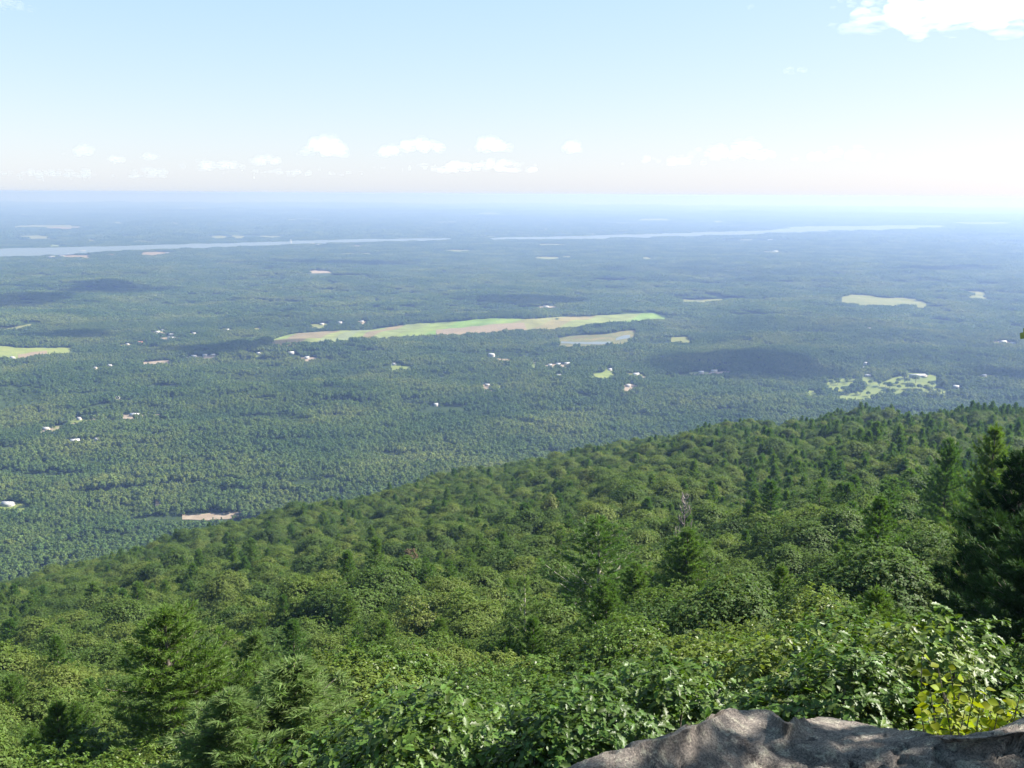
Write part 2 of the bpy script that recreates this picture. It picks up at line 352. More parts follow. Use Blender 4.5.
sheet('meadow', [(70, 421), (78, 419.5), (86, 420)], [(70, 423), (86, 422)], MAT['lawn'], n=8, m=4)
sheet('meadow', [(52, 426), (61, 425)], [(52, 428), (61, 427)], MAT['hay'], n=8, m=4)
sheet('meadow', [(-10, 501), (10, 501.5), (25, 504)], [(-10, 507), (25, 506)], MAT['lawn'], n=10, m=4)
sheet('clearing', [(182, 514.5), (200, 514), (225, 512.5), (243, 512)], [(182, 515.6), (205, 516.6), (225, 515.6), (243, 514)], MAT['dirt'], n=20, m=4, hlo=8.0)
sheet('clearing', [(155, 499), (161, 498)], [(155, 503), (161, 502)], MAT['dirt'], n=6, m=4)
sheet('meadow', [(392, 367), (410, 366)], [(392, 369), (414, 369)], MAT['lawn'], n=8, m=4)
sheet('meadow', [(253, 328), (262, 328)], [(253, 329.5), (262, 329.5)], MAT['hay'], n=6, m=3)
sheet('meadow', [(310, 324.5), (326, 323)], [(310, 326.5), (326, 325.5)], MAT['hay'], n=6, m=3)
sheet('quarry_floor', [(306, 272), (318, 270), (336, 273)], [(306, 275), (336, 275)], MAT['dirt'], n=8, m=3)
# river: two long reaches
RIV = 24.0
sheet('river', [(-60, 254), (0, 250.0), (80, 248), (160, 245.5), (240, 243.8), (300, 241.6), (360, 240.4), (430, 239.4), (452, 239.4)],
      [(-60, 263), (0, 257.6), (60, 255.2), (100, 252.6), (170, 249.3), (240, 247), (300, 244.3), (360, 242.6), (430, 241.0), (452, 239.8)], MAT['water'], level=RIV, n=60, m=6, hlo=9.0)
sheet('river', [(490, 239.2), (560, 237.2), (620, 235.4), (700, 233), (760, 231.4), (800, 226.6), (850, 226.8), (900, 226), (940, 226)],
      [(490, 240), (560, 239.8), (620, 238.6), (700, 236.2), (760, 234.2), (800, 233), (850, 231), (900, 230), (950, 227.5)], MAT['water'], level=RIV, n=60, m=6, hlo=9.0)
# far fields across and along the river
for (x0, x1, y, dy, mt) in [(10, 80, 225.5, 2.0, 'hay'), (40, 80, 227.6, 1.3, 'stubble'), (20, 50, 236, 2.6, 'hay'), (48, 62, 245, 2.5, 'lawn'), (112, 124, 221.5, 2.2, 'hay'), (112, 122, 227.5, 1, 'hay'), (115, 121, 235.4, 1, 'hay'),
        (130, 155, 241.2, 1.2, 'hay'), (84, 96, 240.2, 1.2, 'hay'), (212, 226, 236, 2.8, 'hay'), (232, 244, 236, 2.6, 'hay'), (260, 280, 236.4, 1.2, 'hay'), (170, 178, 222, 1, 'hay'),
        (545, 556, 228, 1.6, 'hay'), (536, 568, 244.4, 1.1, 'hay'), (535, 558, 257.6, 1.5, 'hay'), (560, 572, 256.5, 1.2, 'hay'), (440, 475, 250.5, 1.0, 'hay'), (342, 370, 253.4, 1.2, 'hay'),
        (640, 668, 219, 1.4, 'hay'), (713, 722, 221, 1.8, 'hay'), (430, 460, 222, 1, 'hay'), (740, 752, 239.5, 1.1, 'hay'), (700, 706, 239.6, 1, 'hay'), (640, 652, 258, 1, 'hay'), (760, 782, 251.6, 1.6, 'hay'),
        (60, 90, 255.5, 2.2, 'stubble'), (140, 172, 252.6, 2.2, 'stubble'), (350, 362, 246, 1.0, 'stubble'), (150, 156, 281.5, 1.8, 'lawn'), (950, 1010, 222.5, 1.2, 'hay'), (20, 30, 214, 1.2, 'hay'), (180, 210, 208, .9, 'hay'), (285, 320, 219, .9, 'hay'),
        (700, 712, 208, .9, 'hay'), (480, 500, 213, .9, 'hay'), (600, 640, 223, .9, 'hay'), (320, 335, 226, 1, 'hay')]:
    sheet('far_field', [(x0, y), ((x0+x1)/2, y-.3), (x1, y)], [(x0, y+dy), (x1, y+dy*.9)], MAT[mt], lift=3.0, n=10, m=4, hlo=8.0)

# ---- houses
MAT['white_wall'] = flat_mat('white_wall', (.40, .39, .37)); MAT['cream_wall'] = flat_mat('cream_wall', (.42, .37, .30)); MAT['grey_roof'] = flat_mat('grey_roof', (.30, .30, .31))
MAT['white_roof'] = flat_mat('white_roof', (.36, .36, .37)); MAT['red_roof'] = flat_mat('red_roof', (.45, .20, .16)); MAT['dark_roof'] = flat_mat('dark_roof', (.16, .15, .15)); MAT['orange'] = flat_mat('orange', (.55, .30, .14))
def house_parts(w, d, hw, hr, roof):
    x, y = w/2, d/2; o = .5
    wv = [(-x, -y, 0), (x, -y, 0), (x, y, 0), (-x, y, 0), (-x, -y, hw), (x, -y, hw), (x, y, hw), (-x, y, hw), (-x, 0, hw+hr), (x, 0, hw+hr)]
    wf = [(0, 1, 5, 4), (2, 3, 7, 6), (1, 2, 6, 9, 5), (3, 0, 4, 8, 7)]
    e = .35
    rv = []
    for k in (0.02, .28):
        rv += [(-x-o, -y-o, hw-o*hr/y+k), (x+o, -y-o, hw-o*hr/y+k), (x+o, 0, hw+hr+k), (-x-o, 0, hw+hr+k), (-x-o, y+o, hw-o*hr/y+k), (x+o, y+o, hw-o*hr/y+k)]
    rf = [(6, 7, 8, 9), (9, 8, 11, 10), (1, 0, 3, 2), (2, 3, 4, 5), (0, 1, 7, 6), (5, 4, 10, 11), (1, 2, 8, 7), (2, 5, 11, 8), (3, 0, 6, 9), (4, 3, 9, 10)]
    cv = [(x*.4+sx*.45, sy*.45, hw+hr*.6+sz) for sz in (0, 2.2) for sx, sy in ((-1, -1), (1, -1), (1, 1), (-1, 1))]
    cf = [(0, 1, 5, 4), (1, 2, 6, 5), (2, 3, 7, 6), (3, 0, 4, 7), (4, 5, 6, 7)]
    return (wv, wf), (rv, rf), (cv, cf)

HOUSE_SPOTS = []
def house(px, py, size, label, wall='white_wall', roof='white_roof', rz=None, name='house', tall=1.0):
    P = ground_hit(px, py+.4, 5.0)
    r = math.hypot(*P); w = max(size*r/F, 11); d = w*.62 if w < 26 else 15
    hw, hr = 5.2*tall, 3.6
    t = empty(name, (P[0], P[1], float(valley(*P))-.1), rz if rz is not None else random.uniform(-.45, .45))
    a, b, c = house_parts(w, d, hw, hr, roof)
    mesh_obj('wall', *a, MAT[wall], t); ro = mesh_obj('roof', *b, MAT[roof], t); mesh_obj('chimney', *c, MAT['stubble'], ro)
    tag(t, label, 'house' if name == 'house' else name.replace('_', ' '), 'houses scattered in the valley woods' if name == 'house' else None)
    HOUSE_SPOTS.append((P[0], P[1], r, w))
    return t
HOUSES = [
 (8, 503, 11, 'white house on the small pasture at the left edge above the near slope', 'white_wall', 'white_roof'),
 (12.5, 357, 4, 'tiny white house at the lower corner of the left-edge meadow', 'white_wall', 'white_roof'),
 (157.5, 331.5, 4, 'white house at the west end of the hamlet above the dirt strip', 'white_wall', 'white_roof'),
 (163, 330, 4, 'white house at the back of the hamlet above the dirt strip', 'white_wall', 'grey_roof'),
 (171, 334, 4, 'pale house in the middle of the hamlet above the dirt strip', 'cream_wall', 'white_roof'),
 (171.5, 337.3, 7, 'long white house at the front of the hamlet above the dirt strip', 'white_wall', 'white_roof'),
 (141, 342, 7, 'long house with a reddish roof left of the white hamlet', 'cream_wall', 'red_roof'),
 (127.5, 344, 3, 'small pale house just left of the reddish roofed house', 'cream_wall', 'grey_roof'),
 (110, 365, 4, 'white house left of the bright house at the dirt strip', 'white_wall', 'white_roof'),
 (132, 364.5, 8, 'bright white house at the left end of the dirt strip', 'white_wall', 'white_roof'),
 (95.5, 367.5, 2.5, 'tiny pale house farthest left of the dirt strip', 'cream_wall', 'grey_roof'),
 (99, 316, 3, 'lone pale house in the woods far above the left meadow', 'white_wall', 'grey_roof'),
 (194, 333, 3, 'small pale house right of the white hamlet', 'cream_wall', 'white_roof'),
 (227, 329.3, 4, 'white house halfway between the hamlet and the crop field', 'white_wall', 'white_roof'),
 (186, 307, 3, 'faint grey house in the woods behind the hamlet', 'white_wall', 'grey_roof'),
 (194, 355.6, 5, 'bright white house right of the dirt strip', 'white_wall', 'white_roof'),
 (205, 354.6, 4, 'second pale house right of the dirt strip', 'white_wall', 'grey_roof'),
 (213, 354.5, 4, 'third pale house right of the dirt strip', 'cream_wall', 'grey_roof'),
 (259, 352.8, 4, 'white house below the left tip of the crop field', 'white_wall', 'white_roof'),
 (291, 352, 6, 'larger white house below the left end of the crop field', 'white_wall', 'white_roof'),
 (307, 357, 4, 'small white house right of the larger one below the crop field', 'white_wall', 'white_roof'),
 (295, 370, 5, 'white house well below the left end of the crop field', 'white_wall', 'white_roof'),
 (118, 397, 3, 'small white house between the dirt strip and the long white roof', 'white_wall', 'white_roof'),
 (135, 414, 9, 'house with a long white roof in the woods on the left', 'white_wall', 'white_roof'),
 (103, 416, 5, 'grey roofed house left of the long white roof', 'white_wall', 'grey_roof'),
 (79, 418, 4, 'pale house at the back of the small green clearing on the left', 'white_wall', 'grey_roof'),
 (46, 428, 6, 'pale house left of the small green clearing', 'cream_wall', 'grey_roof'),
 (75, 440, 8, 'white house in the woods below the small green clearing', 'white_wall', 'white_roof'),
 (97, 439, 3, 'tiny pale house right of the white one below the green clearing', 'white_wall', 'grey_roof'),
 (436, 404, 4, 'lone white house in the woods above the near slope', 'white_wall', 'white_roof'),
 (322, 323.5, 4, 'pale house at the far edge of the crop field near its left end', 'cream_wall', 'white_roof'),
 (340, 322, 4, 'white house in the trees behind the left half of the crop field', 'white_wall', 'white_roof'),
 (362, 321, 3, 'small pale house in the trees behind the crop field', 'cream_wall', 'white_roof'),
 (394, 363.5, 4, 'white house at the small clearing below the crop field', 'white_wall', 'grey_roof'),
 (491.5, 355, 6, 'tall white house above the reddish clearing', 'white_wall', 'white_roof', 1.8),
 (546, 306, 5, 'white house in the woods behind the middle of the crop field', 'white_wall', 'white_roof'),
 (533, 361.5, 4, 'white house at the bright lawn between tall house and pond', 'white_wall', 'white_roof'),
 (550, 364.5, 4, 'pale house just right of the bright lawn below the pond', 'white_wall', 'grey_roof'),
 (558.5, 363.7, 4, 'white house in the middle of the row below the pond', 'white_wall', 'white_roof'),
 (567, 363, 5, 'pale greenish house at the right end of the row below the pond', 'cream_wall', 'white_roof'),
 (559, 375, 4, 'white house alone below the row of houses under the pond', 'white_wall', 'white_roof'),
 (487.5, 384.5, 5, 'cream house on the small bare clearing', 'cream_wall', 'grey_roof'),
 (610, 369, 3, 'small pale house at the back of the bright green lawn', 'white_wall', 'grey_roof'),
 (636, 373.6, 6, 'white house right of the bright green lawn', 'white_wall', 'white_roof'),
 (628, 385, 5, 'pale house on the tan clearing below the bright green lawn', 'cream_wall', 'grey_roof'),
 (701, 371.7, 5, 'white house in the dark cloud shadow', 'white_wall', 'white_roof'),
 (714, 370.3, 6, 'long grey house in the dark cloud shadow', 'cream_wall', 'grey_roof'),
 (866, 362.7, 4, 'upper white house in the trees behind the golf lawn', 'white_wall', 'white_roof'),
 (864, 367.2, 3, 'lower white house in the trees behind the golf lawn', 'white_wall', 'white_roof'),
 (868, 375, 5, 'long white house at the back edge of the golf lawn', 'white_wall', 'white_roof'),
 (891, 370.5, 5, 'white house up in the trees left of the clubhouse', 'white_wall', 'white_roof'),
 (956, 386, 5, 'white house right of the golf lawn', 'white_wall', 'white_roof'),
 (869, 328, 4, 'lone white house between the far meadow and the golf lawn', 'white_wall', 'white_roof'),
 (1003, 341, 6, 'long white house near the right edge of the valley', 'white_wall', 'white_roof'),
 (1013, 342.5, 4, 'small white house beside the long one near the right edge', 'white_wall', 'white_roof'),
 (962, 288.5, 3, 'white house left of the small far meadow on the right', 'white_wall', 'white_roof'),
 (986, 295.5, 4, 'white house at the right end of the small far meadow', 'white_wall', 'white_roof'),
 (984, 375, 4, 'pale house in the woods far right of the golf lawn', 'cream_wall', 'grey_roof'),
]
for hs in HOUSES:
    house(hs[0], hs[1], hs[2], hs[3], hs[4], hs[5], tall=hs[6] if len(hs) > 6 else 1.0)
for q, hs in enumerate(HOUSES):
    x_, y_, w_ = hs[0], hs[1], hs[2]
    if q % 5 in (0, 2, 3) and 300 < y_ < 445 and not (800 < x_ < 950):
        a_ = w_*random.uniform(1.2, 2.4); o_ = random.uniform(-.6, .6)*w_; h_ = random.uniform(.5, 1.2)*max(1, w_/4.5)
        sheet('yard', [(x_-a_+o_, y_+.5), (x_+o_, y_+.2), (x_+a_+o_, y_+.4)], [(x_-a_+o_, y_+.9), (x_+o_, y_+.7+h_), (x_+a_+o_, y_+.8)], MAT[('lawn', 'hay', 'dirt')[q % 3]], n=8, m=3, hlo=11.0)
for up, lo in [([(186, 357.0), (200, 356.4), (217, 355.6)], [(186, 357.6), (217, 356.2)]), ([(546, 365.6), (556, 364.8), (572, 364.2)], [(546, 366.2), (572, 364.9)]), ([(40, 430), (52, 428.5), (70, 424), (96, 418.5)], [(40, 430.8), (96, 419.2)]),
               ([(983, 274), (985, 269), (987, 266)], [(984, 274.6), (988, 266.5)]), ([(640, 377), (700, 373.5), (730, 371)], [(640, 377.5), (730, 371.6)])]:
    sheet('lane', up, lo, MAT['dirt'], n=14, m=3, hlo=10.0)
house(918, 375.2, 16, 'long white clubhouse with a gable at the back of the golf lawn', 'white_wall', 'white_roof', rz=.05, name='clubhouse', tall=1.3)
# river towns: bigger pale blocks
for (x, y, s, lb, w_, r_) in [(51, 257, 7, 'long white warehouse at the left end of the riverside town', 'white_wall', 'white_roof'), (62, 256, 6, 'white warehouse in the middle of the riverside town', 'white_wall', 'white_roof'),
        (68, 254, 4, 'pale block by the water in the riverside town', 'white_wall', 'grey_roof'), (82, 251, 6, 'tall pale block standing at the water in the riverside town', 'cream_wall', 'white_roof'),
        (168, 253, 5, 'white shed at the right end of the riverside town', 'white_wall', 'white_roof'), (111, 255, 4, 'pale shed right of the riverside town blocks', 'cream_wall', 'red_roof'),
        (311, 243.6, 7, 'white plant building beside the thin tower at the river', 'white_wall', 'white_roof'), (318, 244.4, 5, 'second pale plant building right of the thin tower', 'cream_wall', 'white_roof'),
        (586, 235.6, 7, 'white and orange riverside plant on the far bank', 'white_wall', 'white_roof'), (591, 234, 5, 'orange topped block of the riverside plant on the far bank', 'white_wall', 'orange'),
        (704, 239.5, 4, 'white sheds below the right reach of the river', 'white_wall', 'white_roof'), (697, 250.6, 4, 'white shed in the woods below the right reach of the river', 'white_wall', 'white_roof'),
        (770, 239.6, 4, 'white block near the broad end of the river', 'white_wall', 'white_roof'), (775, 251, 5, 'pale cluster block at the band of cloud shadow', 'white_wall', 'white_roof')]:
    house(x, y, s, lb, w_, r_, name='warehouse', tall=2.0 if s < 6.5 else 2.6)
# thin riverside tower
P = ground_hit(291, 244.5, 3.0)
tw = empty('chimney_tower', (P[0], P[1], float(valley(*P))))
def frustum(r0, r1, z0, z1, n=10):
    a = np.arange(n)*2*np.pi/n
    V = np.concatenate([np.stack([r0*np.cos(a), r0*np.sin(a), np.full(n, z0)], -1), np.stack([r1*np.cos(a), r1*np.sin(a), np.full(n, z1)], -1)])
    Fc = [(i, (i+1) % n, n+(i+1) % n, n+i) for i in range(n)] + [tuple(range(n, 2*n))]
    return V, Fc
mesh_obj('shaft', *frustum(7, 5, 0, 58), MAT['white_wall'], tw); mesh_obj('rim', *frustum(5.6, 5.6, 58, 61), MAT['grey_roof'], tw)
tag(tw, 'thin pale chimney tower on the near river bank', 'tower')
HOUSE_SPOTS.append((P[0], P[1], math.hypot(*P), 30))

# ------------------------------------------------------------------ foliage generators (numpy)
def unit(v): return v/np.maximum(np.linalg.norm(v, axis=-1, keepdims=True), 1e-9)

OAK_L = np.array([0, .22, .36, .52, .66, .82, 1.0]); OAK_W = np.array([.03, .17, .10, .27, .14, .21, .0])
OVATE_W = np.array([.04, .24, .33, .33, .26, .13, 0])
def leaf_geo(base, axis, nrm, length, width, lobed=False, fold=.25, prof=None):
    """leaves at base points: folded diamonds, or lobed blades for those close by"""
    n = len(base); axis = unit(axis); side = unit(np.cross(nrm, axis)); up = np.cross(axis, side)
    L_ = np.broadcast_to(np.asarray(length, float), (n,))[:, None]; W_ = np.broadcast_to(np.asarray(width, float), (n,))[:, None]
    if not lobed:
        a = base; t = base + axis*L_ - up*L_*.12; m = base + axis*L_*.48
        l = m + side*W_*.5 + up*W_*fold; r = m - side*W_*.5 + up*W_*fold
        V = np.stack([a, l, t, r], 1).reshape(-1, 3); i = np.arange(n)[:, None]*4
        return V, i + np.array([[0, 3, 2, 1]])
    k = len(OAK_L); rows = []; OW = OAK_W if prof is None else prof
    for s in range(k):
        c = base + axis*L_*OAK_L[s] - up*L_*.22*OAK_L[s]**2
        rows += [c + side*L_*OW[s] + up*L_*OW[s]*fold*1.4, c, c - side*L_*OW[s] + up*L_*OW[s]*fold*1.4]
    V = np.stack(rows, 1).reshape(-1, 3); q = []
    for s in range(k-1):
        b0, b1 = 3*s, 3*s+3
        q += [(b0, b0+1, b1+1, b1), (b0+1, b0+2, b1+2, b1+1)]
    q = np.array(q); return V, (np.arange(n)[:, None, None]*(3*k) + q[None]).reshape(-1, 4)

def tubes(paths, n=6):
    """tapered tubes along polylines [(points, radii)]"""
    VV, FF, o = [], [], 0
    for pts, rad in paths:
        pts = np.asarray(pts, float); m = len(pts)
        tg = np.gradient(pts, axis=0); tg = unit(tg)
        ref = np.array([0.31, 0.95, .05]); s = unit(np.cross(tg, ref)); b = np.cross(tg, s)
        a = np.arange(n)*2*np.pi/n; rad = np.asarray(rad, float)[:, None, None]
        V = pts[:, None] + rad*(np.cos(a)[None, :, None]*s[:, None] + np.sin(a)[None, :, None]*b[:, None])
        VV.append(V.reshape(-1, 3))
        i, j = np.meshgrid(np.arange(m-1), np.arange(n), indexing='ij'); j2 = (j+1) % n
        FF.append(np.stack([i*n+j, i*n+j2, (i+1)*n+j2, (i+1)*n+j], -1).reshape(-1, 4)+o); o += m*n
    return np.concatenate(VV), np.concatenate(FF)

def sph(g, n):
    v = g.normal(size=(n, 3)); return unit(v)

def oak(seed, h, Rc, tips, per, ll, lobed=False, low=.25, lobes=12, wr=.62, nj=.42):
    """broadleaf: lobes of foliage on limbs; rosettes of leaves at the twig tips"""
    g = np.random.default_rng(seed)
    zc = h*(.5+low*.35); hz = h-zc
    K = lobes; d = sph(g, K); d[:, 2] = np.abs(d[:, 2])*1.0 - .28
    lc = np.array([0, 0, zc]) + d*np.array([Rc, Rc, hz])*g.uniform(.5, .74, (K, 1)); lr = Rc*g.uniform(.30, .50, K)
    lc[0] = (g.normal()*.2*Rc, g.normal()*.2*Rc, h-lr[0]*.95)
    idx = g.choice(K, tips, p=lr**2/np.sum(lr**2)); dd = sph(g, tips); dd[:, 2] = np.where(dd[:, 2] < -.35, -dd[:, 2], dd[:, 2])
    rad = g.uniform(.72, 1.05, tips)
    bump = 1 + .18*np.sin(7*dd[:, 0]+idx)*np.sin(6*dd[:, 1]+2*idx)+.1*np.sin(15*dd[:, 2]+idx)
    T = lc[idx] + dd*(lr[idx]*rad*bump)[:, None]*np.array([1, 1, .85])
    out = unit(unit(T-np.array([0, 0, zc*.8]))*.7 + dd*.6 + np.array([0, 0, .45]))
    # rosette of leaves round each tip
    B = np.repeat(T, per, 0); O = np.repeat(out, per, 0); n = len(B)
    a = sph(g, n); a = unit(a - O*np.sum(a*O, 1, keepdims=True)*.8) + O*g.uniform(-.1, .7, (n, 1)) + np.array([0, 0, -.28])
    nr = unit(O*.9 + np.array([0, 0, .5]) + g.normal(size=(n, 3))*nj)
    L_ = ll*g.uniform(.6, 1.25, n); B = B + sph(g, n)*ll*g.uniform(.0, .55, (n, 1))
    V, Fq = leaf_geo(B, a, nr, L_, L_*wr, lobed)
    # limbs
    P = []; top = np.array([g.normal()*.15, g.normal()*.15, h*.62])
    P.append((np.linspace([0, 0, -1.2], top, 6) + np.array([[g.normal()*.06, g.normal()*.06, 0] for _ in range(6)]), np.linspace(.026*h, .009*h, 6)))
    for k in range(K):
        s = np.array([0, 0, 1.])*h*g.uniform(.28, .58); e = lc[k]; mid = (s+e)/2 + np.array([0, 0, -.06*h])
        tt = np.linspace(0, 1, 5)[:, None]; P.append(((1-tt)**2*s + 2*tt*(1-tt)*mid + tt**2*e, np.linspace(.010*h, .003*h, 5)))
    return (V, Fq), tubes(P, 5)

def pine(seed, h, Rm, step, blades, bl, bw, twigs=5, low=.12, sparse=1.0, lopsided=0.0, up=.0):
    """white pine: whorls of level limbs that turn up, with brushes of needles"""
    g = np.random.default_rng(seed); base, dirs = [], []; P = []
    lean = g.normal(size=2)*.012*h
    def tr(z): return np.array([lean[0]*(z/h)**2, lean[1]*(z/h)**2, z])
    zz = np.linspace(-1.2, h, 9); P.append((np.array([tr(z) for z in zz]), np.interp(zz, [-1.2, h], [.017*h, .002*h])))
    z = low*h; ph = g.uniform(0, 6.28)
    while z < h*.975:
        f = (z-low*h)/(h*(1-low)); nb = g.integers(4, 7); ph += 1.1
        prof = min(1.0, .5+1.6*f) * (1-f**1.7)**.75 * (1 if f < .93 else .8)
        for k in range(nb):
            if g.random() > sparse: continue
            a = ph + k*2*np.pi/nb + g.normal()*.22
            Lb = max(Rm*prof*g.uniform(.62, 1.18)*(1+lopsided*math.cos(a-1.2)), .35)
            el = -.06 + .85*f**1.6 + up + g.normal()*.09
            o = np.array([math.cos(a), math.sin(a), 0.0]); s = np.array([-o[1], o[0], 0])
            t = np.linspace(0, 1, 5)[:, None]
            pts = tr(z) + o*t*Lb*math.cos(el) + np.array([0, 0, 1.])*(t*Lb*math.sin(el) + .16*Lb*t**2.2)
            P.append((pts, np.linspace(.0042*h*(1-f)+.012, .006, 5)))
            nt = max(2, int(twigs*(Lb/Rm)**.8+1))
            for q in range(nt):
                tq = .06 + .94*(q+g.random()*.7)/nt
                p0 = np.array([np.interp(tq, t[:, 0], pts[:, i]) for i in range(3)])
                for sd in (-1, 1):
                    lw = (.34*Lb*(1-tq*.7))*g.uniform(.5, 1.1)+bl*.6
                    dv = unit(o*.75 + s*sd*g.uniform(.45, .95) + np.array([0, 0, .22+.25*g.random()]))
                    m = max(1, int(lw/(bl*.75)))
                    for e in range(m):
                        base.append(p0 + dv*lw*(e+.4)/m); dirs.append(dv)
                base.append(p0); dirs.append(unit(o + np.array([0, 0, .45])))
            base.append(pts[-1]); dirs.append(unit(o*.8 + np.array([0, 0, .6])))
        z += step*g.uniform(.8, 1.25)*(1.1-.45*f)
    for q in range(6): base.append(tr(h*(.95+.05*q/5))); dirs.append(np.array([g.normal()*.25, g.normal()*.25, 1.]))
    base, dirs = np.array(base), unit(np.array(dirs)); n = len(base)
    B = np.repeat(base, blades, 0); D = np.repeat(dirs, blades, 0); N_ = len(B)
    B = B + sph(g, N_)*bl*.22
    A = unit(D*1.0 + sph(g, N_)*.8 + np.array([0, 0, .12])); side = unit(np.cross(A, sph(g, N_)))
    L_ = (bl*g.uniform(.6, 1.2, N_))[:, None]; w = bw*g.uniform(.7, 1.3, (N_, 1))
    V = np.stack([B - side*w*.5, B + side*w*.5, B + A*L_], 1).reshape(-1, 3)
    return (V, np.arange(N_*3).reshape(-1, 3)), tubes(P, 5)

def tree_proto(name, geo, leafmat, barkmat='bark'):
    c = bpy.data.meshes; (cv, cf), (tv, tf) = geo
    oc = mesh_obj(name+'_crown', cv, cf, leafmat, link=False); ot = mesh_obj(name+'_trunk', tv, tf, MAT[barkmat], smooth=True, link=False)
    return oc.data, ot.data

def place_tree(name, meshes, loc, rz, sc, label, cat, group=None, sx=1.0):
    t = empty(name, loc, rz, 1.0); t.scale = (sc*sx, sc*sx, sc)
    for nm, me in (('crown', meshes[0]), ('trunk', meshes[1])):
        o = bpy.data.objects.new(nm, me); COL.objects.link(o); o.parent = t
    tag(t, label, cat, group)
    return t

# ------------------------------------------------------------------ the rock ledge
SIL = [(-900, 1100), (-300, 1000), (300, 862), (460, 812), (572, 770), (608, 756), (640, 743), (668, 734), (690, 727), (712, 717), (728, 712), (745, 710.5), (768, 711.5), (778, 716), (786, 722), (798, 723), (808, 718), (822, 716.5), (850, 721), (880, 727),
       (905, 731), (930, 735), (960, 737.5), (985, 736), (1005, 733), (1024, 730), (1100, 724), (1250, 716)]
SRE = [2.2, 2.3, 2.6, 2.8, 2.95, 3.0, 3.05, 3.1, 3.15, 3.35, 3.5, 3.6, 3.6, 3.5, 3.4, 3.55, 3.75, 3.85, 3.85, 3.75, 3.65, 3.55, 3.45, 3.45, 3.5, 3.55, 3.7, 4.0]
def build_rock():
    sa = np.array([az_tan(*p)[0] for p in SIL]); st = np.array([az_tan(*p)[1] for p in SIL]); sr = np.array(SRE)
    ze = 600 - sr*st
    az = np.concatenate([np.linspace(-R(170), sa[1], 30, endpoint=False), np.linspace(sa[1], R(34), 520, endpoint=False), np.linspace(R(34), R(190), 60)])
    sa = np.concatenate([[-R(170)], sa, [R(60), R(120), R(190)]]); sr = np.concatenate([[2.5], sr, [8.5, 8, 2.5]]); ze = np.concatenate([[598.0], ze, [597.9, 597.9, 598.0]])
    re = np.interp(az, sa, sr); zz = np.interp(az, sa, ze) - .004
    e1, e2, e3 = Nz(21, .55), Nz(22, .16, 18), Nz(23, .05, 18)
    s_in = np.concatenate([np.linspace(.05, .7, 8, endpoint=False), np.linspace(.7, 1.0, 110)]); ns = len(s_in)
    t_out = np.linspace(0, 1, 26)[1:]; drop = np.concatenate([[.6, 1.2, 2.5, 5, 9, 16, 26]])
    kern = np.exp(-.5*(np.arange(-120, 121)/26.)**2); kern /= kern.sum(); zs = np.convolve(np.pad(zz, 120, mode='edge'), kern, 'valid'); rs_ = np.convolve(np.pad(re, 120, mode='edge'), kern, 'valid')
    rows = []
    zc = 598.05
    for s in s_in:
        e = np.clip((s-.95)/.05, 0, 1)**2; r = (rs_ + (re-rs_)*e)*s; w = np.clip((s-.5)/.5, 0, 1)**1.3; z = zc + (zs-zc)*w + (zz-zs)*e
        rows.append((r, z, np.full_like(r, np.interp(s, [.5, .9, 1], [1, 1, .15]))))
    for t in t_out:
        a = t*math.pi*.46; rows.append((re + .13*np.sin(a), zz - .2*(1-np.cos(a)), np.full_like(re, .15+.85*t)))
    for d in drop: rows.append((re + .13 + .16*d, zz - .17 - d, np.full_like(re, 1.0)))
    Rr = np.array([q[0] for q in rows]); Zz = np.array([q[1] for q in rows]); K = np.array([q[2] for q in rows])
    X = Rr*np.sin(az)[None]; Y = Rr*np.cos(az)[None]
    gq = np.random.default_rng(8); ns_ = 240; sx, sy = gq.uniform(-.6, 2.4, ns_), gq.uniform(1.6, 4.3, ns_); ga, gb, gc = gq.normal(size=ns_)*.013, gq.normal(size=ns_)*.15, gq.normal(size=ns_)*.15
    wx, wy = X + .05*e2(X, Y), (Y + .04*e2(X+5, Y))*1.5
    fac = np.zeros_like(X); crk = np.zeros_like(X); flat_x, flat_y = wx.ravel(), wy.ravel(); outf, outc = np.zeros(flat_x.size), np.zeros(flat_x.size)
    for c0 in range(0, flat_x.size, 8000):
        dx = flat_x[c0:c0+8000, None]-sx[None]; dy = flat_y[c0:c0+8000, None]-sy[None]*1.5; d2 = dx*dx+dy*dy
        o2 = np.argpartition(d2, 1, axis=1)[:, :2]; ii = np.arange(len(d2)); da, db = np.sqrt(d2[ii, o2[:, 0]]), np.sqrt(d2[ii, o2[:, 1]]); fi = np.where(da < db, o2[:, 0], o2[:, 1]); gap = np.abs(da-db)
        outf[c0:c0+8000] = np.clip(ga[fi]+gb[fi]*dx[ii, fi]+gc[fi]*dy[ii, fi], -.04, .04); outc[c0:c0+8000] = np.where((fi*7 % 5) < 3, np.exp(-(gap/.008)**2), 0)
    fac = outf.reshape(X.shape); crk = outc.reshape(X.shape)
    # bedding steps: low broken shelves across the slab
    lay = (Y*.86 + X*.12 + .05*e1(X, Y))/.17; stp = (lay-np.floor(lay)); stp = np.where(stp < .85, stp/.85, (1-stp)/.15)
    Zz = Zz + K*(.009*e1(X, Y) + .006*e2(X, Y) + .0035*e3(X, Y) + .0025*np.random.default_rng(4).normal(size=X.shape)*np.interp(Y, [2, 2.6], [0, 1]) + .04*(stp-.5)*np.clip(e1(X*.7+3, Y*.7)+.2, 0, 1)) - K*.01 + K*(.9*fac - .02*crk)
    far = np.interp(Zz, [590, 597], [.8, 0]); Rx = 1 + far*.06*Nz(24, 1.5)(X, Zz)
    V = np.stack([X*Rx, Y*Rx, Zz], -1); m, n = Zz.shape
    i, j = np.meshgrid(np.arange(m-1), np.arange(n-1), indexing='ij')
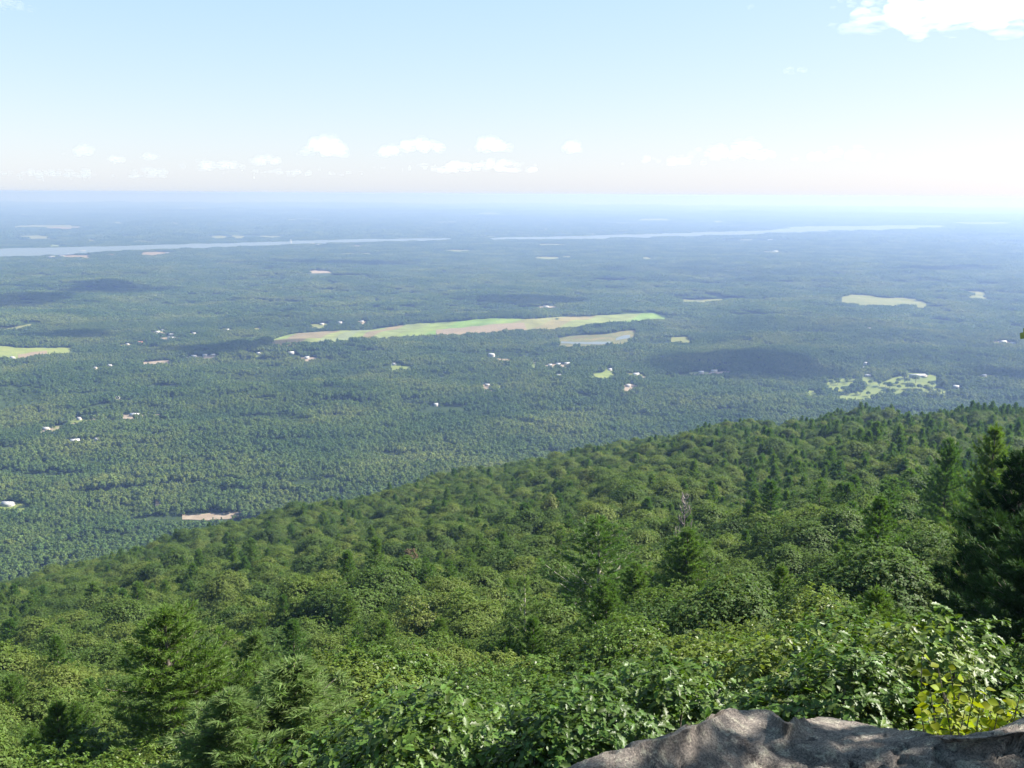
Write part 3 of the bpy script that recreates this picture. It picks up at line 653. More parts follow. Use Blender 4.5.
    Fq = np.stack([i*n+j, i*n+j+1, (i+1)*n+j+1, (i+1)*n+j], -1).reshape(-1, 4)[:, ::-1]
    mt, t, N, L, b, out = nodes('rock')
    ge = N.new('ShaderNodeNewGeometry'); P = ge.outputs['Position']
    def noise(sc, det=8, ro=.65, st=None):
        q = N.new('ShaderNodeTexNoise'); q.inputs['Scale'].default_value = sc; q.inputs['Detail'].default_value = det; q.inputs['Roughness'].default_value = ro
        if st:
            mp = N.new('ShaderNodeMapping'); mp.inputs['Scale'].default_value = st; L.new(P, mp.inputs[0]); L.new(mp.outputs[0], q.inputs['Vector'])
        else: L.new(P, q.inputs['Vector'])
        return q.outputs['Fac']
    def ramp(src, stops):
        q = N.new('ShaderNodeValToRGB'); el = q.color_ramp.elements
        el[0].position, el[0].color = stops[0][0], (*stops[0][1], 1); el[1].position, el[1].color = stops[-1][0], (*stops[-1][1], 1)
        for p, c in stops[1:-1]: e = el.new(p); e.color = (*c, 1)
        L.new(src, q.inputs[0]); return q.outputs[0]
    def mix(f, a, bb):
        q = N.new('ShaderNodeMix'); q.data_type = 'RGBA'; L.new(f, q.inputs[0]); L.new(a, q.inputs[6]); L.new(bb, q.inputs[7]); return q.outputs[2]
    base = ramp(noise(8, 11, .75, (1, 2.0, 1)), [(.32, (.17, .145, .13)), (.5, (.31, .265, .23)), (.66, (.50, .43, .36))])
    lich = ramp(noise(30, 5), [(.4, (.40, .37, .29)), (.6, (.60, .55, .44))])
    lm = ramp(noise(16, 10, .78), [(.53, (0, 0, 0)), (.56, (.9, .9, .9))])
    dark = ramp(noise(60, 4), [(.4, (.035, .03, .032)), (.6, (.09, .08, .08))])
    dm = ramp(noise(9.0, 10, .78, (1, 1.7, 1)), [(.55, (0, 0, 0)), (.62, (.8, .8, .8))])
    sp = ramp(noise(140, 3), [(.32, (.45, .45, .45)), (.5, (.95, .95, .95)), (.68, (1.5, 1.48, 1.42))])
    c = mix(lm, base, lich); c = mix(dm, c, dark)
    q = N.new('ShaderNodeMix'); q.data_type = 'RGBA'; q.blend_type = 'MULTIPLY'; q.inputs[0].default_value = 1; L.new(c, q.inputs[6]); L.new(sp, q.inputs[7])
    L.new(q.outputs[2], b.inputs['Base Color']); b.inputs['Roughness'].default_value = .88; b.inputs['Specular IOR Level'].default_value = .25
    bp = N.new('ShaderNodeBump'); bp.inputs['Distance'].default_value = .09; bp.inputs['Strength'].default_value = 1; L.new(noise(16, 15, .8), bp.inputs['Height']); L.new(bp.outputs[0], b.inputs['Normal'])
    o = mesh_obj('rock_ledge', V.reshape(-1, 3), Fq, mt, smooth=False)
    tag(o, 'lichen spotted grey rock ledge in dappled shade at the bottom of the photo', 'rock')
build_rock()

# ------------------------------------------------------------------ where the near forest is seen from the ledge
def sight_table(zfun, add, r0, r1, naz=400, nr=500, azm=R(36)):
    az = np.linspace(-azm, azm, naz); rr = np.geomspace(r0, r1, nr); A, Q = np.meshgrid(az, rr, indexing='ij')
    Z = zfun(Q*np.sin(A), Q*np.cos(A)) + add(Q); T = (Z-600)/Q
    run = np.maximum.accumulate(T, axis=1)
    return az, rr, run
def seen(tab, x, y, ztop, margin):
    az, rr, run = tab; a = np.arctan2(x, y); r = np.hypot(x, y)
    i = np.clip(((a-az[0])/(az[1]-az[0])).astype(int), 0, len(az)-1); lr = np.log(rr)
    j = np.clip(((np.log(r*.985)-lr[0])/(lr[1]-lr[0])).astype(int), 0, len(rr)-1)
    return (ztop-600)/r >= run[i, j] - margin/r
TAB = sight_table(terr, lambda q: tree_h(q)*.85, 12, 9000, nr=700)

LANDMARKS = []     # (name, px, py) for the labels

# prototypes -------------------------------------------------------
OAKS_A = [tree_proto('oak', oak(100+i, 6.5, 2.7, 850, 10, .19, True, lobes=13), MAT['oak_leaf']) for i in range(4)]
OAKS_B = [tree_proto('oak', oak(120+i, 9.0, 3.9, 2200, 9, .16, lobes=16, wr=.55, low=.4), MAT['oak_leaf']) for i in range(4)]
OAKS_C = [tree_proto('oak', oak(140+i, 12.0, 4.0, 2000, 8, .20, lobes=15, low=.5, nj=.34), MAT['canopy_leaf']) for i in range(5)]
OAKS_D = [tree_proto('oak', oak(160+i, 13.0, 4.8, 1400, 7, .27, lobes=17, wr=.7, nj=.3, low=.62), MAT['canopy_leaf']) for i in range(6)]
PINES_A = [tree_proto('pine', pine(200+i, 15.0, 3.5+.3*i, .52, 17, .28, .042, 8, .06, .97), MAT['needle']) for i in range(3)]
PINES_B = [tree_proto('pine', pine(210+i, 15.0, 2.9+.25*i, .62, 11, .36, .07, 5, .15, .95), MAT['needle']) for i in range(3)]
PINES_C = [tree_proto('pine', pine(220+i, 15.0, 2.6+.25*i, .75, 9, .55, .14, 4, .2, .95), MAT['needle']) for i in range(4)]
HH = {'oa': 6.5, 'ob': 9.0, 'oc': 12.0, 'od': 13.0, 'p': 15.0}

def az_of(px, py): return az_tan(px, py)
HERO_XY = []
def hero(meshes, hp, px, py, r, label, cat, name, width=None, rz=None, group=None, mark=None, hmin=3.0):
    a, t = az_tan(px, py); x, y = r*math.sin(a), r*math.cos(a); zt = 600 - r*t; zg = float(terr(x, y)); h = max(zt-zg, hmin)
    sc = h/hp
    o = place_tree(name, meshes, (x, y, zt-h), rz if rz is not None else random.uniform(0, 6.28), sc, label, cat, group, sx=(width or 1.0))
    HERO_XY.append((x, y, 1.2+.17*h)); 
    if mark: LANDMARKS.append((mark, px, py + .4*h/r*F))
    return o

PALE = [tree_proto('pine', pine(240+i, 15.0, 3.4, .5, 17, .29, .042, 8, .06, .98), MAT['pale_needle']) for i in range(2)]
SHADED = [tree_proto('pine', pine(250+i, 15.0, 4.8, .52, 18, .30, .055, 9, .06, .98), MAT['shaded_needle']) for i in range(2)]
SLIM = tree_proto('pine', pine(260, 15.0, 2.5, .62, 14, .27, .04, 6, .3, .8), MAT['pale_needle'], 'pale_bark')
HERO_PINE = tree_proto('pine', pine(261, 15.0, 4.7, .56, 17, .28, .042, 9, .05, .95, lopsided=.12), MAT['needle'])
MID_PINE = tree_proto('pine', pine(262, 15.0, 4.6, .7, 16, .30, .04, 7, .1, .92), MAT['needle'], 'pale_bark')
hero(HERO_PINE, 15, 166, 610, 57, 'tall dark pine sticking out of the canopy at the lower left', 'pine tree', 'pine_tree', 1.35, mark='tall dark lower left pine')
hero(PALE[0], 15, 254, 631, 64, 'blue-green pine with a silvery top right of the tall lower left pine', 'pine tree', 'pine_tree', 1.15, mark='silvery topped pine')
hero(PALE[1], 15, 278, 664, 37, 'feathery pale green pine at the bottom edge below the silvery topped pine', 'pine tree', 'pine_tree', 2.1, mark='feathery pale pine')
hero(PALE[0], 15, 226, 694, 35, 'low pale feathery pine at the bottom edge left of the bigger pale pine', 'pine tree', 'pine_tree', 2.0, rz=1)
hero(PINES_A[0], 15, 212, 648, 60, 'feathery green pine between the tall dark pine and the silvery topped pine', 'pine tree', 'pine_tree', 1.5)
hero(MID_PINE, 15, 602, 517, 118, 'broad pine with a bare pale stretch of trunk in the middle of the slope', 'pine tree', 'pine_tree', 1.35, mark='broad middle pine')
hero(SLIM, 15, 526, 574, 92, 'slim sparse pine with a thin pale trunk left of the broad middle pine', 'pine tree', 'pine_tree', 1.0, mark='slim sparse pine')
hero(PINES_A[1], 15, 688, 526, 112, 'fresh green pine standing just below the grey snag', 'pine tree', 'pine_tree', 1.25, mark='fresh green pine')
hero(PINES_A[2], 15, 610, 580, 72, 'low bright green pine in front of the broad middle pine', 'pine tree', 'pine_tree', 1.1)
hero(PINES_A[2], 15, 950, 438, 170, 'dark pine with level branches breaking the ridge line on the right', 'pine tree', 'pine_tree', .75, mark='dark level branched pine')
hero(SHADED[1], 15, 1024, 452, 46, 'large shaded pine with black-green branches at the right edge', 'pine tree', 'pine_tree', .85, mark='large shaded pine')
hero(SHADED[1], 15, 1000, 512, 42, 'low shaded pine crown in the dark mass at the right edge', 'pine tree', 'pine_tree', .72, rz=1.0)
hero(SHADED[0], 15, 1046, 505, 36, 'second shaded pine cut by the right edge', 'pine tree', 'pine_tree', 1.1, rz=2.0)
hero(PINES_A[1], 15, 996, 426, 105, 'yellow-green topped pine rising behind the large shaded pine', 'pine tree', 'pine_tree', .72)
hero(PINES_A[0], 15, 880, 495, 96, 'dark green pine halfway down the slope on the right', 'pine tree', 'pine_tree', 1.0, rz=.4, mark='dark green right slope pine')
hero(PINES_B[0], 15, 408, 556, 230, 'layered pine with dark shade under it in mid canopy', 'pine tree', 'pine_tree', 1.2)
hero(PINES_B[1], 15, 252, 538, 420, 'flat topped layered pine near the ridge on the left', 'pine tree', 'pine_tree', 1.2)
hero(PINES_B[2], 15, 470, 548, 260, 'bright layered pine left of the slim sparse pine', 'pine tree', 'pine_tree', 1.1)

# dead grey snag
def snag():
    a, t = az_tan(685, 493); r = 150.0; x, y = r*math.sin(a), r*math.cos(a); zt = 600-r*t; zg = float(terr(x, y)); h = zt-zg
    g = np.random.default_rng(5); tr = [(np.array([[0, 0, -1], [.1, 0, h*.4], [.05, .1, h*.75], [.12, .05, h]]), [.20, .16, .10, .03])]; br = []
    for k in range(20):
        z = h*(.62+.36*g.random()); an = g.uniform(0, 6.28); L_ = (h-z)*.30+g.uniform(.4, 1.0); o = np.array([math.cos(an), math.sin(an), 0])
        p = np.array([.07, .05, z]); e = p + o*L_*.45 + np.array([0, 0, L_*.85]); m = (p+e)/2 + o*L_*.16
        br.append((np.array([p, m, e]), [.10, .075, .04]))
        for q in range(3):
            tq = g.uniform(.3, .9); b0 = p*(1-tq)+e*tq; br.append((np.array([b0, b0+o*.2*L_*g.uniform(-.6, 1)+np.array([g.normal()*.25, g.normal()*.25, .35*L_])]), [.045, .02]))
    t_ = empty('dead_tree', (x, y, zg)); tag(t_, 'bare grey dead tree standing up out of the green canopy', 'dead tree')
    mesh_obj('trunk', *tubes(tr, 6), MAT['dead_wood'], t_, smooth=True); mesh_obj('branches', *tubes(br, 4), MAT['dead_wood'], t_, smooth=True)
    HERO_XY.append((x, y, 3.5)); LANDMARKS.append(('bare grey dead tree', 685, 510))
snag()
LANDMARKS += [('rock ledge', 760, 705), ('yellow-leaved shrub', 965, 690)]
brown = tree_proto('oak', oak(300, 12.0, 2.4, 300, 7, .3, lobes=7), MAT['brown_leaf'])
hero(brown, 12, 405, 550, 262, 'small rust brown dying tree in the middle of the canopy', 'tree', 'oak_tree', 1.0, mark='rust brown tree')
yel = tree_proto('oak', oak(301, 12.0, 3.2, 1100, 7, .25, lobes=13, low=.4), leaf_mat('yellowish_leaf', (.075, .10, .02), (.09, .11, .02), (.10, .12, .025), .5, .3, .3))
hero(yel, 12, 587, 466, 560, 'pale yellow-green tree close under the ridge line', 'tree', 'oak_tree', 1.0, mark='pale yellow-green ridge tree')
hero(yel, 12, 420, 598, 150, 'bright yellow-green oak crown in the middle of the lower slope', 'oak tree', 'oak_tree', 1.1, rz=2, mark='bright yellow-green oak')
hero(yel, 12, 550, 492, 420, 'slim yellow-green tree in the upper canopy', 'tree', 'oak_tree', .7, rz=4)

for (x_, y_, r_, lb) in [(455, 668, 21, 'big dark oak with large glossy leaves at the bottom edge left of the ledge'), (372, 705, 23, 'dark oak at the bottom edge right of the feathery pale pine'),
                         (575, 690, 19, 'glossy leaved oak just off the left end of the ledge'), (668, 655, 22, 'glossy leaved oak above the left part of the ledge'), (780, 640, 25, 'bushy oak above the middle of the ledge'), (905, 628, 22, 'oak with pointed leafy shoots behind the yellow-leaved shrub'),
                         (985, 622, 24, 'sunlit oak under the large shaded pine'), (845, 655, 20, 'leafy oak behind the right half of the ledge')]:
    hero(OAKS_A[int(rng.integers(0, 4))], 6.5, x_, y_, r_, lb, 'oak tree', 'oak_tree', 1.05, group='oak crowns covering the near slope')
# the rest of the slope -------------------------------------------------
def scatter(r0, r1, sp, seed):
    g = np.random.default_rng(seed); xs = np.arange(-r1*.75, r1*.75, sp); ys = np.arange(r0*.5, r1, sp)
    X, Y = np.meshgrid(xs, ys); X = X + g.uniform(-.42, .42, X.shape)*sp + (np.arange(len(ys))[:, None] % 2)*sp*.5; Y = Y + g.uniform(-.42, .42, X.shape)*sp
    X, Y = X.ravel(), Y.ravel(); r = np.hypot(X, Y); a = np.arctan2(X, Y)
    k = (r >= r0) & (r < r1) & (np.abs(a) < R(34)); return X[k], Y[k]
pts = [scatter(13.5, 42, 3.3, 1), scatter(42, 110, 4.3, 2), scatter(110, 1500, 5.2, 3)]
X = np.concatenate([p[0] for p in pts]); Y = np.concatenate([p[1] for p in pts])
Z = terr(X, Y); RR = np.hypot(X, Y); AZ = np.arctan2(X, Y)
# only where the slope rises above the valley floor
rs_here = np.interp(AZ, _az, _rs)
k = (Z - valley(X, Y) > 16) & (RR < rs_here+650) & (RR > .86*r_near(AZ)); X, Y, Z, RR, AZ = [q[k] for q in (X, Y, Z, RR, AZ)]
hx = np.array(HERO_XY)
k = np.ones(len(X), bool)
for (x, y, rad) in HERO_XY: k &= np.hypot(X-x, Y-y) > rad*np.where(RR < 200, .9, .4)
X, Y, Z, RR, AZ = [q[k] for q in (X, Y, Z, RR, AZ)]
n = len(X); hs = tree_h(RR)*rng.normal(1.0, .19, n).clip(.6, 1.55)
px, py, _ = project(np.stack([X, Y, Z+hs*.85], -1))
nzp = Nz(31, 90)(X, Y); nzh = Nz(32, 45)(X, Y)
hs *= 1 + .07*nzh*np.interp(RR, [20, 80], [0, 1])
pr = .075 + .09*np.clip(nzp, 0, 1.5) + .55*np.clip((px-620)/330, 0, 1)*np.clip((620-py)/120, 0, 1)*(.6+.5*nzp.clip(-.8, 1))
pr = np.where(RR < 60, .02, pr)
isp = rng.random(n) < pr
hs = np.where(isp, hs*rng.uniform(1.05, 1.45, n), hs)
vis = seen(TAB, X, Y, Z+hs, 4.0+.004*RR)
X, Y, Z, RR, hs, px, py, isp = [q[vis] for q in (X, Y, Z, RR, hs, px, py, isp)]; n = len(X)
inframe = (px > -15) & (px < W+15) & (py < H+30)
size = hs/RR*np.where(inframe, 1, 0)
def top(mask, k):
    idx = np.where(mask & inframe)[0]; return idx[np.argsort(-size[idx])][:k]
own_o, own_p = top(~isp, 296), top(isp, 270)
own = set(own_o.tolist()) | set(own_p.tolist())

DIRS = ['right of', 'below and right of', 'below', 'below and left of', 'left of', 'above and left of', 'above', 'above and right of']
def where(x, y):
    b = min(LANDMARKS, key=lambda l: (l[1]-x)**2 + (1.5*(l[2]-y))**2); dx, dy = x-b[1], y-b[2]; d = math.hypot(dx, dy)
    s = DIRS[int(round(math.atan2(dy, dx)/(math.pi/4))) % 8]
    q = 'just' if d < 38 else ('a little' if d < 75 else ('well' if d < 120 else 'far'))
    return f'{q} {s} the {b[0]}'
def shape_word(i, p):
    s = hs[i]/tree_h(RR[i])
    if p: return 'tall pointed pine' if s > 1.32 else ('pointed green pine' if s > 1.15 else 'short pointed pine')
    return 'high domed oak crown' if s > 1.07 else ('rounded oak crown' if s > .93 else 'low bushy oak crown')
for i in own_o:
    r = RR[i]; j = int(rng.integers(0, 100))
    m, hp = (OAKS_A, 6.5) if r < 27 else ((OAKS_B, 9.0) if r < 60 else ((OAKS_C, 12.0) if r < 170 else (OAKS_D, 13.0)))
    place_tree('oak_tree', m[j % len(m)], (X[i], Y[i], Z[i]), rng.uniform(0, 6.28), hs[i]/hp, f'{shape_word(i, False)} {where(px[i], py[i])}', 'oak tree', 'oak crowns covering the near slope', sx=rng.uniform(1.0, 1.3))
for i in own_p:
    r = RR[i]; j = int(rng.integers(0, 100)); m = PINES_A if r < 130 else (PINES_B if r < 300 else PINES_C)
    place_tree('pine_tree', m[j % len(m)], (X[i], Y[i], Z[i]), rng.uniform(0, 6.28), hs[i]/15.0, f'{shape_word(i, True)} {where(px[i], py[i])}', 'pine tree', 'pines standing among the oaks of the near slope', sx=rng.uniform(.9, 1.25))

# ------------------------------------------------------------------ woods nobody could count: one object each, trees repeated on points
def wood(name, P, var, rot, scl, protos, label):
    me = bpy.data.meshes.new(name); me.vertices.add(len(P)); me.vertices.foreach_set('co', np.asarray(P, np.float32).ravel())
    for k, a, ty in (('variant', var, 'INT'), ('turn', rot, 'FLOAT'), ('size', scl, 'FLOAT')):
        at = me.attributes.new(k, ty, 'POINT'); at.data.foreach_set('value', np.asarray(a, np.int32 if ty == 'INT' else np.float32))
    o = bpy.data.objects.new(name, me); COL.objects.link(o); tag(o, label, 'wood', kind='stuff')
    ng = bpy.data.node_groups.new(name, 'GeometryNodeTree')
    ng.interface.new_socket('Geometry', in_out='INPUT', socket_type='NodeSocketGeometry'); ng.interface.new_socket('Geometry', in_out='OUTPUT', socket_type='NodeSocketGeometry')
    N, L = ng.nodes, ng.links; gi, go = N.new('NodeGroupInput'), N.new('NodeGroupOutput'); jn = N.new('GeometryNodeJoinGeometry')
    def attr(nm, ty):
        q = N.new('GeometryNodeInputNamedAttribute'); q.data_type = ty; q.inputs['Name'].default_value = nm; return q.outputs['Attribute']
    v, t, s = attr('variant', 'INT'), attr('turn', 'FLOAT'), attr('size', 'FLOAT')
    cx = N.new('ShaderNodeCombineXYZ'); L.new(t, cx.inputs['Z'])
    for i, me2 in enumerate(protos):
        po = bpy.data.objects.new(name+'_tree', me2)
        oi = N.new('GeometryNodeObjectInfo'); oi.inputs['Object'].default_value = po; oi.inputs['As Instance'].default_value = False
        cp = N.new('FunctionNodeCompare'); cp.data_type = 'INT'; cp.operation = 'EQUAL'; L.new(v, cp.inputs[2]); cp.inputs[3].default_value = i
        ip = N.new('GeometryNodeInstanceOnPoints'); L.new(gi.outputs[0], ip.inputs['Points']); L.new(cp.outputs[0], ip.inputs['Selection']); L.new(oi.outputs['Geometry'], ip.inputs['Instance'])
        L.new(cx.outputs[0], ip.inputs['Rotation']); L.new(s, ip.inputs['Scale']); L.new(ip.outputs[0], jn.inputs[0])
    L.new(jn.outputs[0], go.inputs[0])
    md = o.modifiers.new('trees', 'NODES'); md.node_group = ng
    return o
rest = np.array([i for i in range(n) if i not in own])
lo = rest[~isp[rest]]; lp = rest[isp[rest]]
protosO = [m[0] for m in OAKS_C] + [m[0] for m in OAKS_D]
nearo = RR[lo] < 170
var = np.where(nearo, rng.integers(0, 5, len(lo)), 5+rng.integers(0, 6, len(lo))); hp = np.where(nearo, 12.0, 13.0)
wood('slope_oak_forest', np.stack([X[lo], Y[lo], Z[lo]], -1), var, rng.uniform(0, 6.28, len(lo)), hs[lo]/hp*rng.uniform(1.0, 1.2, len(lo)), protosO, 'unbroken green oak canopy covering the near mountainside')
var = np.where(RR[lp] < 300, rng.integers(0, 3, len(lp)), 3+rng.integers(0, 4, len(lp)))
wood('slope_pine_forest', np.stack([X[lp], Y[lp], Z[lp]], -1), var, rng.uniform(0, 6.28, len(lp)), hs[lp]/15.0, [m[0] for m in PINES_B] + [m[0] for m in PINES_C], 'small dark pine tops along the ridge of the near slope')
print('slope trees', n, 'own', len(own))

# valley wood ------------------------------------------------------
def dome(g, h, Rc, nq, con):
    d = sph(g, nq); d[:, 2] = np.abs(d[:, 2])
    if con:
        f = g.random(nq)**.7; a = g.uniform(0, 6.28, nq); rr = Rc*.62*(f+.06)*g.uniform(.6, 1.15, nq)
        B = np.stack([rr*np.cos(a), rr*np.sin(a), h*(1-f*.8)], -1); o = unit(np.stack([np.cos(a), np.sin(a), np.full(nq, .6)], -1)); s = Rc*.42
    else:
        B = d*np.array([Rc, Rc, h*.45])*g.uniform(.78, 1.06, (nq, 1)); B[:, 2] += h*.52; o = unit(d+np.array([0, 0, .3])); s = Rc*.5
    nr = unit(o + g.normal(size=(nq, 3))*.25); a = unit(np.cross(nr, sph(g, nq)))
    return leaf_geo(B - a*s*.5, a, nr, s*g.uniform(.7, 1.3, nq)*math.sqrt(90/nq)**.8, s*g.uniform(.7, 1.2, nq)*math.sqrt(90/nq)**.8, fold=.2)
def grove(seed, rad, cnt, nq, h0=15.0, con=.25, rc=(3.4, 5.2)):
    g = np.random.default_rng(seed); VV, FF, TT, o = [], [], [], 0
    rr = rad*np.sqrt((np.arange(cnt)+.5)/cnt); an = np.arange(cnt)*2.39996+g.uniform(0, 6)
    for i in range(cnt):
        c = g.random() < con; h = h0*g.uniform(.78, 1.18)*(1.12 if c else 1); V, Fq = dome(g, h, g.uniform(*rc), nq, c)
        V = V + np.array([rr[i]*math.cos(an[i])+g.normal()*1.2, rr[i]*math.sin(an[i])+g.normal()*1.2, 0]); VV.append(V); FF.append(Fq+o); o += len(V)
        TT.append(np.full(len(V), g.random() if not c else g.uniform(0, .25)))
    return mesh_obj('grove', np.concatenate(VV), np.concatenate(FF), MAT['valley_leaf'], link=False, attrs={'tint': np.concatenate(TT)}).data
VN = [grove(400+i, 9.5, 6, 70) for i in range(10)]
VM = [grove(420+i, 44, 110, 14, rc=(3.8, 5.6)) for i in range(8)]
VF = [grove(440+i, 190, 420, 7, rc=(7, 12)) for i in range(6)]
VTAB = sight_table(lambda x, y: valley(x, y), lambda q: 13.0, 900, 40000, nr=700)
gapA, gapB, gapC = Nz(51, 330, aniso=2.6), Nz(52, 700, aniso=2.4), Nz(53, 2600, aniso=2.5)
def valley_pts(r0, r1, sp, seed, pad, gap):
    x, y = scatter(r0, r1, sp, seed); k = np.abs(np.arctan2(x, y)) < R(31.5); x, y = x[k], y[k]
    z = valley(x, y); k = (terr(x, y) - z < 16) & seen(VTAB, x, y, z+15, 6+.0012*np.hypot(x, y)); x, y, z = x[k], y[k], z[k]
    cut = np.zeros(len(x), bool)
    for P in CUTS:
        c = P.mean(0); cut |= inside(c + (P-c)*(1 + pad/np.maximum(np.linalg.norm(P-c, axis=1, keepdims=True), 1)), x, y)
    r = np.hypot(x, y)
    for (hx_, hy_, hr, w) in HOUSE_SPOTS:
        ux, uy = hx_/hr, hy_/hr; al = (x-hx_)*ux + (y-hy_)*uy; ac = -(x-hx_)*uy + (y-hy_)*ux
        cut |= (np.abs(ac) < w*.6+5+pad*.5) & (al < 8+pad*.4) & (al > -10*hr/600-pad*.3)
    cut |= gapA(x, y) > gap; cut |= gapB(x, y) > gap+.35
    k = ~cut; return x[k], y[k], z[k]
A, B, C_ = valley_pts(1000, 4900, 16.0, 11, 1, 2.1), valley_pts(4900, 13500, 62, 12, 22, 2.0), valley_pts(13500, 36000, 270, 13, 110, 1.15)
PX = np.concatenate([A[0], B[0], C_[0]]); PY = np.concatenate([A[1], B[1], C_[1]]); PZ = np.concatenate([A[2], B[2], C_[2]])
var = np.concatenate([rng.integers(0, 10, len(A[0])), 10+rng.integers(0, 8, len(B[0])), 18+rng.integers(0, 6, len(C_[0]))])
st_h = np.random.default_rng(3).uniform(.72, 1.28, 40); st = np.floor((Nz(54, 520, aniso=2.4)(PX, PY)+4)*2.2).astype(int) + 3*np.floor((Nz(56, 1300, aniso=1.8)(PX, PY)+4)*1.3).astype(int)
hmod = st_h[st % 40]*np.where((gapA(PX, PY) > 1.45) & (np.hypot(PX, PY) < 13500), .5, 1.0)*np.where(gapB(PX, PY) < -1.9, .55, 1.0) + .08*Nz(55, 90)(PX, PY).clip(-2, 2)
wood('valley_forest', np.stack([PX, PY, PZ-.8], -1), var, rng.uniform(0, 6.28, len(PX)), hmod*rng.uniform(.85, 1.15, len(PX)), VN+VM+VF, 'endless green woods covering the valley floor out to the haze')
print('valley groves', len(A[0]), len(B[0]), len(C_[0]))

# trees standing on the golf lawn
LT = [tree_proto('tree', (dome(np.random.default_rng(500+i), 15.0, 6.0, 240, False), tubes([(np.array([[0, 0, -1.], [0, 0, 5], [.2, 0, 10]]), [.5, .4, .2])], 6)), MAT['valley_leaf']) for i in range(4)]
g_l = np.random.default_rng(12); extra = [(float(g_l.uniform(215, 930)), float(g_l.uniform(165, 280)), float(g_l.uniform(.6, 1.15))) for _ in range(34)]
extra = [e for e in extra if any(bool(inside(P_, np.array([q_[0]]), np.array([q_[1]]))[0]) for q_ in [ground_hit(790+e[0]/6.024, 350+e[1]/6.024, 0.0)] for P_ in GOLF)]
for (gx, gy, s) in extra + [(130, 225, 1.0), (186, 275, 1.5), (215, 210, 1.0), (246, 212, 1), (275, 200, 1), (280, 250, .8), (318, 252, 1), (340, 195, .9), (377, 250, 1.5), (392, 215, 1), (440, 235, 1.4), (482, 212, .9), (470, 280, .9), (575, 225, 1), (602, 240, 1.3),
                    (592, 275, 1.2), (652, 200, .9), (692, 172, 1.3), (756, 200, 1.5), (735, 245, 1.3), (818, 252, 1.2), (905, 190, 1.5), (925, 225, 1.4), (512, 190, .7), (620, 270, 1.1), (838, 258, 1), (655, 240, .9), (255, 185, .9), (300, 185, .8), (360, 190, .8)]:
    p = ground_hit(790+gx/6.024, 350+gy/6.024, 0.0)
    place_tree('lawn_tree', LT[int(rng.integers(0, 4))], (p[0], p[1], float(valley(*p))), rng.uniform(0, 6.28), s*1.25, 'round dark tree standing on the bright green golf lawn', 'tree', 'trees dotted over the golf lawn')

# ------------------------------------------------------------------ yellow-green shrub behind the ledge, overhanging oak beside it
def shrub():
    g = np.random.default_rng(77)
    a, t = az_tan(975, 735); r = 5.0; x, y = r*math.sin(a), r*math.cos(a); z = 600 - r*t - .25
    sh = empty('shrub', (x, y, z)); P, lb, la = [], [], []
    tips = [(922, 655), (938, 668), (950, 668), (962, 680), (975, 690), (985, 688), (1000, 700), (1012, 712), (1020, 695), (930, 690), (948, 700), (965, 710), (990, 716), (922, 712), (935, 722), (955, 725), (1010, 728), (940, 680), (1018, 706), (980, 705), (928, 720)]
    for (u, v) in tips:
        aa, tt = az_tan(u, v); rr = 5.0 + g.uniform(-.25, .35); e = np.array([rr*math.sin(aa)-x, rr*math.cos(aa)-y, 600-rr*tt-z])
        s = np.array([g.normal()*.06, g.normal()*.06, -.5]); m = (s+e)/2 + np.array([g.normal()*.04, g.normal()*.04, .04]); q = np.linspace(0, 1, 7)[:, None]
        pp = (1-q)**2*s + 2*q*(1-q)*m + q**2*e; P.append((pp, np.linspace(.006, .002, 7)))
        for k in range(27):
            f = .3+.7*k/26; b = np.array([np.interp(f, q[:, 0], pp[:, i]) for i in range(3)])
            an = k*2.4 + g.random(); lb.append(b + g.normal(size=3)*.012); la.append(np.array([math.cos(an), math.sin(an), g.uniform(-.5, .3)]))
    lb, la = np.array(lb), np.array(la); nr = unit(np.array([0, -.3, .8]) + g.normal(size=lb.shape)*.5)
    V, Fq = leaf_geo(lb, la, nr, g.uniform(.04, .066, len(lb)), 0, True, fold=.15, prof=OVATE_W)
    mesh_obj('leaves', V, Fq, MAT['yellow_leaf'], sh); mesh_obj('stems', *tubes(P, 5), MAT['bark'], sh, smooth=True)
    tag(sh, 'small shrub with sunlit yellow-green leaves behind the right end of the ledge', 'shrub')
shrub()

def overhang():
    x, y = 5.2, 3.15; z = 597.8; t = empty('oak_tree', (x, y, z)); g = np.random.default_rng(90)
    (cv, cf), (tv, tf) = oak(91, 6.0, 1.75, 360, 9, .12, True, lobes=11)
    P = []; lb, la = [], []
    a, tn = az_tan(1034, 327); rr = 4.6; e = np.array([rr*math.sin(a)-x, rr*math.cos(a)-y, 600-rr*tn-z]); s = np.array([0, 0, 2.6]); q = np.linspace(0, 1, 8)[:, None]; m = (s+e)/2 + np.array([0, 0, .45])
    pp = (1-q)**2*s+2*q*(1-q)*m+q**2*e; P.append((pp, np.linspace(.02, .003, 8)))
    for k in range(10):
        f = .8+.2*k/9; b = np.array([np.interp(f, q[:, 0], pp[:, i]) for i in range(3)]); lb.append(b); la.append(unit(np.array([g.normal(), g.normal(), -.4]))*.5 + unit(e-s)*.6)
    lb, la = np.array(lb), np.array(la); V2, F2 = leaf_geo(lb, la, unit(np.array([0, 0, 1.])+g.normal(size=lb.shape)*.5), .085, .05, True)
    mesh_obj('crown', np.concatenate([cv, V2]), np.concatenate([cf, F2+len(cv)]), MAT['oak_leaf'], t); tw, tf2 = tubes(P, 5)
    mesh_obj('trunk', np.concatenate([tv, tw]), np.concatenate([tf, tf2+len(tv)]), MAT['bark'], t, smooth=True)
    tag(t, 'oak beside the ledge, only a leafy twig tip showing at the right edge', 'oak tree')
overhang()

